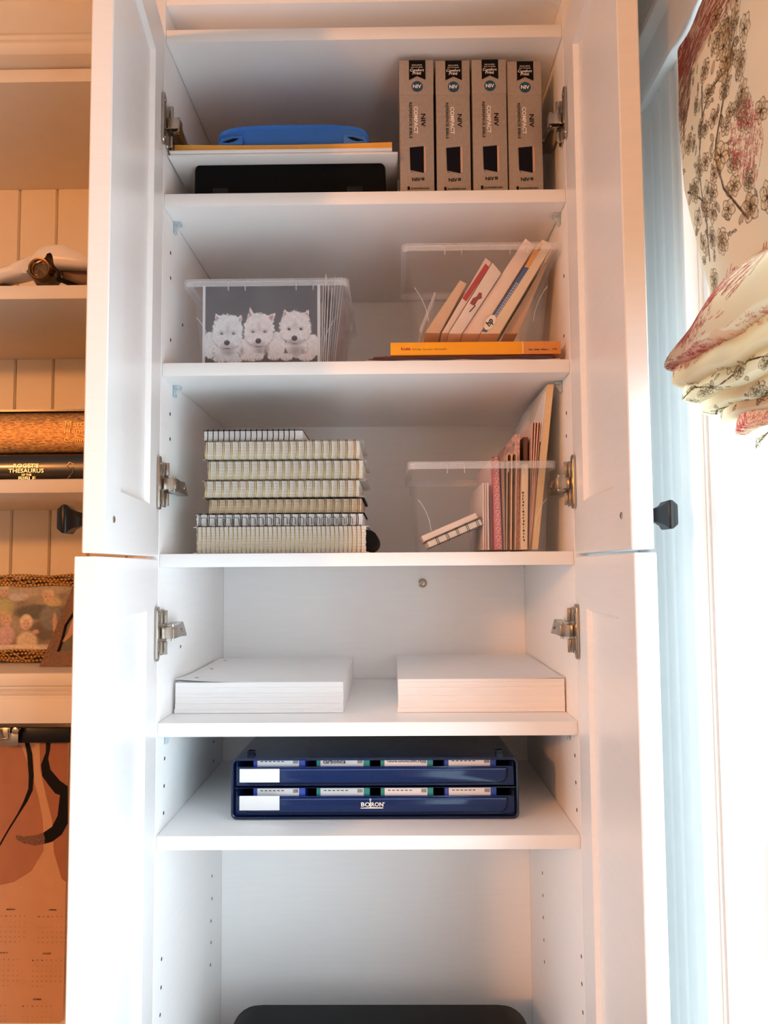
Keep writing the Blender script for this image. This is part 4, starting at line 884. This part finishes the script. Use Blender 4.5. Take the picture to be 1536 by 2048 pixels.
# picture frames on the mantel
Yg = .105; zm = mant
fr = thing('framed_photo', 'gold beaded frame with a family photo on the mantel', 'picture frame', (at(0, 1250, Yg).x, Yg, zm))
O = Vector((at(0, 1250, Yg).x, Yg, zm)); GX = lambda px: at(px, 1250, Yg).x - O.x; GZ = lambda py: at(60, py, Yg).z - O.z
gl, gr = GX(-150), GX(150); zt = GZ(1149); gilt = mat('gilt_beads', '#dcae6a', .26, .8, var=.2, scale=90)
B(gl, gr, .006, .014, .0008, zt - .004).build('backing', M['inkbrown'], fr, bevel=.001)
def bead_band(z0, z1, seed):
    rnd = random.Random(seed); mb = MB(); rows = 4
    for j in range(rows):
        zc = z0 + (z1 - z0) * (j + .5) / rows; n = int((gr - gl) / .0056)
        for i in range(n):
            x = gl + (gr - gl) * (i + .5 * (j % 2)) / n; mb.sphere((x, .003 + .001 * math.sin(i * .35 + j), zc + .0013 * math.sin(i * .42 + j * 1.3)), (.0029, .0029, .0023), 7, 5)
    o = mb.build('bead_trim', gilt, fr, smooth=True); o['kind'] = 'stuff'
    mb = MB()
    for ph in (0, 1.6): mb.tube([(gl + (gr - gl) * i / 60, .0004, (z0 + z1) / 2 + (z1 - z0) * .36 * math.sin(i * .42 + ph)) for i in range(61)], .0008, 5)
    mb.build('rope_trim', gilt, fr, smooth=True)
zb0, zb1 = GZ(1324), GZ(1299); bead_band(max(.001, zb0), zb1, 1); bead_band(GZ(1173), zt, 2)
def family(h=110, w=200):
    X, Z = np.meshgrid(np.linspace(-150, 150, w), np.linspace(1172, 1300, h)); C = np.zeros((h, w, 3)); n1 = vnoise(h, w, 14, 8); n2 = vnoise(h, w, 4, 9)
    C[:] = np.stack([.22 + .16 * n1 + .05 * n2, .18 + .14 * n1, .12 + .08 * n1], -1)
    def bl(m, c): C[:] = C * (1 - m[..., None]) + np.asarray(c) * m[..., None]
    def e(cx, cz, rx, rz, c, s=.3): bl(np.clip((1 - ell(X, Z, cx, cz, rx, rz)) / s, 0, 1), c)
    e(40, 1180, 120, 14, (.45, .36, .24)); e(33, 1194, 24, 10, (.55, .47, .4)); e(75, 1225, 60, 18, (.10, .09, .06)); e(90, 1262, 40, 24, (.16, .11, .07))
    e(100, 1235, 26, 30, (.22, .2, .17)); e(105, 1205, 20, 10, (.55, .42, .2)); e(93, 1190, 14, 13, (.62, .5, .3)); e(93, 1196, 10, 12, (.62, .38, .25)); e(108, 1245, 5, 24, (.6, .36, .22))
    e(3, 1215, 24, 22, (.42, .38, .16)); e(3, 1182, 10, 14, (.62, .38, .25)); e(2, 1173, 11, 8, (.6, .48, .28))
    e(8, 1272, 22, 24, (.62, .40, .36)); e(8, 1240, 14, 16, (.62, .38, .26)); e(8, 1228, 15, 8, (.55, .40, .2))
    e(52, 1282, 24, 22, (.70, .55, .36)); e(50, 1244, 15, 17, (.75, .6, .4)); e(50, 1250, 10, 12, (.70, .45, .32)); e(70, 1264, 8, 5, (.62, .38, .26))
    for cx, cz in ((50, 1250), (8, 1240), (3, 1183), (93, 1196)):
        for d in (-4, 4): e(cx + d, cz - 2, 1.8, 1.4, (.2, .1, .07), .5)
        e(cx, cz + 5, 3.2, 1.2, (.4, .16, .12), .5)
    e(-60, 1240, 40, 40, (.4, .3, .2)); e(-110, 1240, 40, 50, (.3, .3, .25)); e(50, 1300, 140, 12, (.8, .66, .5))
    return np.clip(C * (.72 + .3 * vnoise(h, w, 2.5, 31)[..., None] + .15 * (n1[..., None] - .5)), 0, 1)
C_ = family(); gx_, gz_ = np.meshgrid(np.linspace(gl + .002, gr - .002, C_.shape[1]), np.linspace(GZ(1172), GZ(1300), C_.shape[0]))
colour_grid('photo_print', np.stack([gx_, 0 * gx_ + .0055, gz_], -1), C_, printed('family_print', .2), fr)
# brown leather frame in front of it
Yl = .06; O = Vector((at(110, 1338, Yl).x, Yl, zm)); lf = thing('framed_photo', 'brown pebbled leather frame with a curved opening, leaning on the mantel', 'picture frame', O)
lx = lambda px, py: ((at(px, py, Yl) - O).x, max(.0004, (at(px, py, Yl) - O).z))
outer = [lx(78, 1338), lx(96, 1290), lx(120, 1228), lx(146, 1160), lx(180, 1160), lx(206, 1228), lx(230, 1290), lx(248, 1338), lx(210, 1338), lx(163, 1338), lx(116, 1338)]
inner = [lx(112, 1304), lx(118, 1285), lx(126, 1250), lx(148, 1216), lx(178, 1216), lx(200, 1250), lx(208, 1285), lx(214, 1304), lx(190, 1301), lx(163, 1300), lx(136, 1301)]
lea = mat('pebbled_leather', '#6b452c', .38, var=.25, scale=300, bump=.9, bscale=480)
mb = MB(); sh = .07
mb.loft([[(a, y + b * sh, b) for a, b in o_] for o_, y in ((inner, .006), (inner, .001), (outer, 0), (outer, .008), (inner, .006))], True, False); mb.build('border', lea, lf)
mb = MB(); mb.add([(a, .006 + b * sh, b) for a, b in inner], [tuple(range(len(inner)))]); mb.build('dark_photo', mat('dark_photo', '#1a1210', .3, var=.6, scale=30), lf)
mb = MB(); mb.add([(a, .0055 + b * sh, b) for a, b in (lx(118, 1285), lx(130, 1268), lx(141, 1235), lx(150, 1225), lx(150, 1262), lx(126, 1284))], [tuple(range(6))]); mb.build('photo_highlight', mat('photo_skin', '#a8705a', .3, var=.2), lf)

# calendar hanging below the mantel
Yc = .07; O = Vector((at(60, 1480, Yc).x, Yc, at(60, 1480, Yc).z)); cal = thing('calendar', 'terracotta wall calendar with black plant drawing hanging below the mantel', 'calendar', O)
cx_ = lambda px, py: ((at(px, py, Yc) - O).x, (at(px, py, Yc) - O).z)
right = cx_(133, 1700)[0]; left = right - .42; bot = cx_(127, 2046)[1]; pts = [(left, .012), (right, .012), (right, bot + .004), (right - .004, bot), (left, bot)]
mb = MB(); mb.prism(pts, 0, .0008); mb.build('sheet', mat('calendar_paper', '#c2916b', .6, var=.03), cal)
def cpoly(name, P, m, e): mb = MB(); mb.poly([cx_(*p) for p in P], -e); return mb.build(name, m, cal)
def s3(*p): return [(x / 3.16, 1400 + y / 3.16) for x, y in p]
terra = mat('terracotta_print', '#a3694a', .6, var=.05); terra2 = mat('rust_print', '#9a5f40', .6, var=.05)
cpoly('shape_print', s3((-300, 300), (60, 250), (135, 290), (190, 440), (240, 600), (270, 760), (275, 950), (200, 1080), (90, 1150), (0, 1170), (-300, 1100)), terra, .0003)
cpoly('shape_print', s3((250, 260), (430, 260), (418, 1150), (390, 1130), (340, 960), (330, 760), (290, 600), (255, 440)), terra2, .0003)
cpoly('plant_print', s3((150, 235), (177, 235), (205, 340), (214, 480), (208, 570), (175, 640), (120, 725), (60, 820), (0, 925), (0, 905), (60, 800), (110, 720), (150, 640), (180, 560), (183, 480), (172, 340)), M['ink'], .0006)
cpoly('plant_print', s3((292, 235), (322, 235), (318, 310), (305, 370), (320, 440), (380, 510), (430, 545), (430, 780), (390, 850), (330, 895), (282, 908), (285, 870), (275, 838), (330, 800), (365, 730), (380, 600), (350, 590), (310, 540), (268, 480), (260, 410), (290, 330)), M['ink'], .0006)
cpoly('tip_print', s3((282, 908), (220, 920), (150, 905), (105, 880), (100, 852), (150, 862), (220, 855), (275, 838), (285, 870)), mat('stippled_ink', '#6f4a3a', .6, var=.6, scale=900), .0006)
kc = at(61, 1800, Yc).x - at(60, 1800, Yc).x
def month(name, cx, cy, nrow, dx, first):
    t = MB(); px, py = s3((cx, cy))[0]; x, z = cx_(px, py); t.text(name, x, z, -.0008, w=17 * kc, h=3.2 * kc, bold=.03); d = 1
    for c_, ch in enumerate('MTWTFSS'):
        xx = x + (c_ - 3) * 9.2 * kc; t.text(ch, xx, z - 13 * kc, -.0008, h=2.6 * kc, bold=.03)
    for rr in range(nrow):
        for c_ in range(7):
            if (rr == 0 and c_ < first) or d > 31: continue
            xx = x + (c_ - 3) * 9.2 * kc; t.text(str(d), xx, z - (24 + 9.6 * rr) * kc, -.0008, h=2.2 * kc); d += 1
    t.build('month_lettering', M['inkbrown'], cal)
month('MARCH', 70, 1322, 5, 0, 3); month('APRIL', 335, 1325, 5, 0, 6); month('JULY', 28, 1597, 5, 0, 2); month('AUGUST', 298, 1601, 5, 0, 0); month('DECEMBER', 237, 1890, 5, 0, 4); month('', -50, 1885, 5, 0, 2)
hb = MB(); a, b = at(-120, 1462, .055), at(138, 1474, .055); hz = at(60, 1472, .055).z
hb.loft([[(x - O.x, .055 - O.y + dy, hz - O.z + dz) for dy, dz in ((-.004, -.009), (.004, -.009), (.004, .012), (-.004, .012))] for x in (a.x, at(142, 1470, .055).x)]); hb.build('hanger_bar', M['blackgloss'], cal, bevel=.0015)
mb = MB(); p0 = at(18, 1470, .05) - O
mb.box(p0.x - .020, p0.x + .016, -.0265, -.0255, p0.z - .014, p0.z + .004); mb.box(p0.x - .008, p0.x + .006, -.030, -.0265, p0.z - .006, p0.z + .012)
mb.tube([(p0.x - .006, -.030, p0.z + .010), (p0.x - .006, -.034, p0.z - .002), (p0.x + .004, -.034, p0.z - .002), (p0.x + .004, -.030, p0.z + .010)], .0012, 6); mb.lathe([(.005, -.032), (.005, -.029), (.0001, -.029)], 12, 'y', (p0.x + .014, 0, p0.z + .008))
cl_ = mb.build('bulldog_clip', M['steel'], cal, bevel=.0005)
# ------------------------------------------------------------------ patterned roman shade in the window
RES = .0008; TW, TH_ = 420, 1250                     # printed cloth raster: u along the window, v down
def toile():
    T = np.zeros((TH_, TW, 3)); n1 = vnoise(TH_, TW, 40, 21)[..., None]; T[:] = np.array(lin('#e6dabf')) * (.95 + .08 * n1)
    hat = np.zeros((TH_, TW)); rnd = random.Random(5)
    def stamp(xs, ys, w_, col, al):
        R_ = int(math.ceil(w_)) + 1
        for dy in range(-R_, R_ + 1):
            for dx in range(-R_, R_ + 1):
                xi, yi = np.round(xs).astype(int) + dx, np.round(ys).astype(int) + dy; d = np.hypot(xi - xs, yi - ys); a = np.clip(w_ + .5 - d, 0, 1) * al
                ok = (xi >= 0) & (xi < TW) & (yi >= 0) & (yi < TH_) & (a > 0); T[yi[ok], xi[ok]] = T[yi[ok], xi[ok]] * (1 - a[ok][:, None]) + np.array(col) * a[ok][:, None]
    def stroke(P, w_=.7, col=lin('#3e2a1e'), al=.8):
        w_ = w_ * 1.25; al = min(1, al * 1.15)
        P = np.array(P, float); seg = np.hypot(*np.diff(P, axis=0).T); L_ = np.concatenate([[0], np.cumsum(seg)]); n = max(2, int(L_[-1] / .7)); t_ = np.linspace(0, L_[-1], n); stamp(np.interp(t_, L_, P[:, 0]), np.interp(t_, L_, P[:, 1]), w_, col, al)
    def fill(P, col, al):
        P = np.array(P, float); x0, y0 = np.maximum(P.min(0).astype(int) - 1, 0); x1, y1 = P.max(0).astype(int) + 2; x1, y1 = min(x1, TW), min(y1, TH_)
        if x1 <= x0 or y1 <= y0: return
        X, Y = np.meshgrid(np.arange(x0, x1), np.arange(y0, y1)); ins = np.zeros(X.shape, bool)
        for i in range(len(P)):
            a, b = P[i], P[i - 1]; c = ((a[1] > Y) != (b[1] > Y)) & (X < (b[0] - a[0]) * (Y - a[1]) / (b[1] - a[1] + 1e-9) + a[0]); ins ^= c
        s_ = T[y0:y1, x0:x1]; s_[ins] = s_[ins] * (1 - al) + np.array(col) * al
    def almond(x, y, l_, w_, a):
        t_ = np.linspace(0, 1, 9); up = [(l_ * k, w_ * math.sin(PI * k) ** .8) for k in t_]; P = up + [(p, -q_) for p, q_ in up[::-1]]; c, s_ = math.cos(a), math.sin(a); return [(x + p * c - q_ * s_, y + p * s_ + q_ * c) for p, q_ in P]
    brown = lin('#35231a'); ochre = lin('#b88e50'); olive = lin('#8c7b52'); red = lin('#a83a34'); pink = lin('#c7605a')
    def leaf(x, y, l_, a, f=olive):
        P = almond(x, y, l_, l_ * .24, a); fill(P, f, .35); stroke(P, .45, brown, .75); stroke([(x, y), (x + l_ * math.cos(a), y + l_ * math.sin(a))], .35, brown, .6)
        for k in (.3, .5, .7):
            for s_ in (-.5, .5): stroke([(x + l_ * k * math.cos(a), y + l_ * k * math.sin(a)), (x + l_ * k * math.cos(a) + l_ * .2 * math.cos(a + s_), y + l_ * k * math.sin(a) + l_ * .2 * math.sin(a + s_))], .25, brown, .5)
    def flower(x, y, r_, f=ochre):
        n = rnd.choice((5, 6)); a0 = rnd.random() * 6
        for i in range(n):
            P = almond(x, y, r_, r_ * .42, a0 + 2 * PI * i / n); fill(P, f, .30); stroke(P, .45, brown, .8)
            for k in (-.2, 0, .2): stroke([(x, y), (x + r_ * .6 * math.cos(a0 + 2 * PI * i / n + k), y + r_ * .6 * math.sin(a0 + 2 * PI * i / n + k))], .25, brown, .55)
        stamp(np.array([x]), np.array([y]), r_ * .16, brown, .9)
    def rose(x, y, r_, f=olive):
        for k in range(4, 0, -1):
            rr = r_ * k / 4; n = 3 + k
            for i in range(n):
                a = 2 * PI * i / n + k; P = almond(x + rr * .4 * math.cos(a - 1.2), y + rr * .4 * math.sin(a - 1.2), rr * .9, rr * .38, a + .3); fill(P, f if k % 2 else lin('#d9c6a0'), .4); stroke(P, .45, brown, .75)
    def hatch(cx, cy, rx, ry, ang, col, n, l_=10, al=.6):
        for _ in range(n):
            r_, a = math.sqrt(rnd.random()), rnd.random() * 2 * PI; x, y = cx + rx * r_ * math.cos(a), cy + ry * r_ * math.sin(a); ll = l_ * rnd.uniform(.4, 1.2); aa = ang + rnd.uniform(-.22, .22); stroke([(x, y), (x + ll * math.cos(aa), y + ll * math.sin(aa))], rnd.uniform(.35, .9), col, al)
    def blob(cx, cy, rx, ry, col, al):
        Y, X = np.mgrid[0:TH_, 0:TW]; d = np.hypot((X - cx) / rx, (Y - cy) / ry) + (vnoise(TH_, TW, 12, int(cx) % 90) - .5) * .5; m = np.clip((1 - d) / .25, 0, 1)[..., None] * al; T[:] = T * (1 - m) + np.array(col) * m
    def foliage(cx, cy, rx, ry, col, n):
        for _ in range(n):
            r_, a = math.sqrt(rnd.random()), rnd.random() * 2 * PI; x, y = cx + rx * r_ * math.cos(a), cy + ry * r_ * math.sin(a); q_ = rnd.uniform(2, 4); stroke([(x + q_ * math.cos(t_), y + q_ * math.sin(t_)) for t_ in np.linspace(0, 4.5, 7)], .4, col, .7)
    # rust coloured tree trunk across the top corner, then the red landscape lower down
    blob(90, 26, 130, 40, lin('#9c5b44'), .55); blob(14, 60, 34, 60, lin('#7d5a48'), .55); hatch(14, 60, 30, 60, -.8, lin('#5e2a24'), 260, 16); hatch(90, 26, 120, 34, -.25, lin('#7a2a24'), 420, 22)
    hatch(8, 120, 12, 40, -.9, lin('#6a4a38'), 60, 9)
    def branch(P, leaves=6, sc=1):
        stroke(P, 1.1 * sc, brown, .75); stroke([(x + 2.2 * sc, y) for x, y in P], .5, brown, .6)
        for i in range(leaves):
            k = rnd.random() * (len(P) - 1.01); i0 = int(k); f_ = k - i0; x, y = (P[i0][0] * (1 - f_) + P[i0 + 1][0] * f_, P[i0][1] * (1 - f_) + P[i0 + 1][1] * f_); leaf(x, y, rnd.uniform(10, 20) * sc, rnd.random() * 6.28, rnd.choice((olive, ochre)))
    branch([(30, 330), (52, 280), (60, 230), (75, 190), (92, 150), (96, 110)], 12); branch([(10, 210), (30, 225), (50, 245), (66, 262)], 7); branch([(150, 330), (120, 270), (116, 220), (140, 170), (165, 120), (160, 70)], 12); branch([(92, 150), (120, 130), (150, 128), (180, 108)], 7)
    for x, y, r_ in ((36, 222, 18), (66, 205, 16), (92, 212, 14), (84, 160, 12), (104, 96, 14), (70, 120, 12), (122, 170, 13), (150, 250, 15), (176, 90, 20), (130, 48, 14), (180, 190, 14), (56, 262, 15), (96, 262, 13), (24, 262, 16), (120, 300, 15), (60, 310, 16), (24, 300, 14), (150, 150, 13), (110, 130, 12), (190, 140, 14), (50, 160, 12), (170, 290, 14)):
        (rose if rnd.random() < .4 else flower)(x, y, r_, rnd.choice((ochre, olive, lin('#cdb48a'))))
    for _ in range(22): (rose if rnd.random() < .35 else flower)(rnd.uniform(60, 250), rnd.uniform(70, 350), rnd.uniform(11, 19), rnd.choice((ochre, lin('#c9a468'), lin('#cdb48a'))))
    for _ in range(90): x, y = rnd.uniform(0, 200), rnd.uniform(60, 340); leaf(x, y, rnd.uniform(8, 16), rnd.random() * 6.28, rnd.choice((olive, ochre)))
    hatch(180, 250, 40, 50, -.9, red, 120, 12, .5); foliage(190, 235, 40, 44, red, 130)
    for x, y, r_ in ((186, 66, 22), (150, 96, 18), (128, 226, 20), (196, 150, 18), (160, 320, 20), (30, 150, 14), (200, 330, 20), (90, 330, 18), (30, 360, 18)): (rose if rnd.random() < .5 else flower)(x, y, r_, rnd.choice((ochre, lin('#c9a468'))))
    for vy, kind in ((428, 0), (520, 1), (640, 2), (740, 2), (830, 1), (920, 2), (1020, 2), (1120, 2), (1200, 0)):
        if kind == 0:
            blob(95, vy, 62, 44, lin('#c2605a'), .55); hatch(95, vy - 10, 60, 40, -.75, red, 330, 14, .65); foliage(110, vy + 22, 46, 26, red, 120); rose(18, vy + 34, 22); leaf(38, vy + 50, 20, .6)
            for _ in range(30): x, y = rnd.uniform(30, 200), rnd.uniform(vy + 30, vy + 70); stroke([(x, y), (x + rnd.uniform(6, 16), y - rnd.uniform(1, 5))], .5, pink, .7)
            hatch(190, vy - 20, 40, 40, -.9, red, 140, 12, .6); flower(70, vy + 62, 10, lin('#e9dcc0'))
        elif kind == 1:
            blob(80, vy, 90, 34, lin('#d0736a'), .55); foliage(80, vy, 90, 34, red, 260); hatch(20, vy, 20, 36, 1.2, red, 60, 14, .7); blob(170, vy - 10, 40, 30, lin('#d98f5c'), .45)
            foliage(240, vy, 60, 30, pink, 90)
        else:
            branch([(0, vy + 20), (50, vy - 10), (110, vy + 12), (180, vy - 14), (260, vy + 6)], 12, .9)
            for i in range(6): (rose if i % 2 else flower)(rnd.uniform(10, 240), vy + rnd.uniform(-28, 28), rnd.uniform(11, 19), rnd.choice((lin('#cdb48a'), lin('#ded0b0'))))
            for i in range(14): leaf(rnd.uniform(0, 250), vy + rnd.uniform(-36, 36), rnd.uniform(9, 17), rnd.random() * 6.28, rnd.choice((olive, lin('#cdb994'))))
    T[:, 280:] = T[:, 279:139:-1][:, :TW - 280]
    return T
TOI = toile()
def cloth(u, v):
    ui = np.clip((np.abs(u) / RES), 0, 1e6); ui = np.abs((ui + 270) % 540 - 270) if False else np.where(ui < TW, ui, np.abs((ui % (2 * 270)) - 270)); vi = np.clip(v / RES, 0, TH_ - 1)
    return TOI[np.clip(vi.astype(int), 0, TH_ - 1), np.clip(ui.astype(int), 0, TW - 1)]
fab = printed('printed_cotton', .8, .03, .15); fabf = printed('gathered_cotton', .8, .6, .15)
sh = thing('roman_shade', 'floral and red toile roman shade gathered in folds at the window', 'window shade', (XW - .02, WY0, WZ1 - .001)); SO = np.array([XW - .02, WY0, WZ1 - .001])
L0 = 1.86; ug = np.concatenate([np.arange(0, .25, RES), np.arange(.25, .9, .003), np.linspace(.9, L0, 16)])
XS = XW - .018
ep = [atx(1364, 152, XS), atx(1365, 250, XS), atx(1376, 380, XS), atx(1390, 440, XS), atx(1408, 510, XS), atx(1426, 575, XS), atx(1432, 640, XS)]
ez = np.array([p.z for p in ep])[::-1]; ey = np.array([p.y for p in ep])[::-1]
vg = np.arange(0, WZ1 - .002 - ez.min(), RES); zz_ = WZ1 - .002 - vg; yy0 = np.interp(zz_, ez, ey)
Yp_ = yy0[:, None] - ug[None] * (1 - (yy0[:, None] - WY0) / -L0 * .6); Zp_ = np.repeat(zz_[:, None], len(ug), 1)
Xp_ = XS - .004 - .012 * np.clip(vg / .3, 0, 1)[:, None] * (1 - np.exp(-ug / .03))[None] + .002 * np.sin(ug * 60)[None]
U_ = np.repeat(ug[None], len(vg), 0); V_ = np.repeat(vg[:, None], len(ug), 1)
colour_grid('cloth_panel', np.stack([Xp_, Yp_, Zp_], -1) - SO, cloth(U_, V_), fab, sh)
# folds: far tip pixel, second pixel on the lower edge, protrusion plane, height, depth
FO = [((1312, 747), (1536, 649), .290, .080, .050), ((1331, 787), (1536, 715), .300, .062, .034), ((1355, 815), (1536, 763), .306, .048, .030), ((1388, 835), (1536, 796), .311, .040, .027), ((1426, 847), (1536, 819), .316, .034, .024), ((1460, 876), (1536, 852), .320, .042, .024), ((1500, 918), (1536, 912), .325, .060, .022)]
vbase = .300
for i, (pa, pb, XF, hh, dd) in enumerate(FO):
    a, b = atx(*pa, XF), atx(*pb, XF); sl = (b.z - a.z) / (b.y - a.y); per = np.linspace(0, 1, int((hh * 2.1) / .0011) if i == 0 else int((hh * 2.2) / .0010))
    Ly = abs(-2.10 - a.y); us = np.concatenate([np.arange(0, .24, RES), np.arange(.24, .9, .003), np.linspace(.9, Ly, 16)])
    # lower edge: measured slope near the tip, swag flattening towards the middle
    yb = a.y - us; dz = sl * (-us); tot = dz * np.exp(-us / .55); zb_ = a.z + tot
    nose = 1 - np.exp(-us / (.008 if i else .010)); nose = np.sqrt(np.clip(nose, 0.0004, 1))
    th = per * PI * (1.18 if i == 0 else .90)                                    # from the front top, round the bottom, up the back
    prof_z = np.where(th < PI * .62, 1 - th / (PI * .62) * 0.86, .14 * np.maximum(0, (1 - np.sin((th - PI * .62) / (PI * .56) * PI / 2 * 1.0))) + .5 * np.clip((th - PI * .9) / (PI * .28), 0, 1))
    prof_x = np.where(th < PI * .62, np.sin(th / (PI * .62) * PI / 2) ** .8, np.cos((th - PI * .62) / (PI * .56) * PI / 2 * 1.15))
    hS = hh * (.62 + .38 * nose) if i else hh * (.12 + .88 * np.clip(us / .10, 0, 1) ** .65)
    Zf = zb_[None] + prof_z[:, None] * hS[None] + .0015 * np.sin(us * 70 + i)[None]
    Xf = (XF + dd) - dd * prof_x[:, None] * (.60 + .40 * nose)[None] + .001 * np.sin(us * 45 + 2 * i)[None]
    if i == 0: Xf = np.where(prof_z[:, None] > .6, Xf + (prof_z[:, None] - .6) * .0 , Xf)
    Yf = np.repeat(yb[None], len(per), 0)
    Uf = np.repeat(us[None], len(per), 0); Vf = vbase + np.repeat(per[:, None], len(us), 1) * hh * 2.0
    colour_grid('fold', np.stack([Xf, Yf, Zf], -1) - SO, cloth(Uf, np.minimum(Vf, .995)), fabf, sh); vbase += hh * (.9 if i == 0 else 1.3)
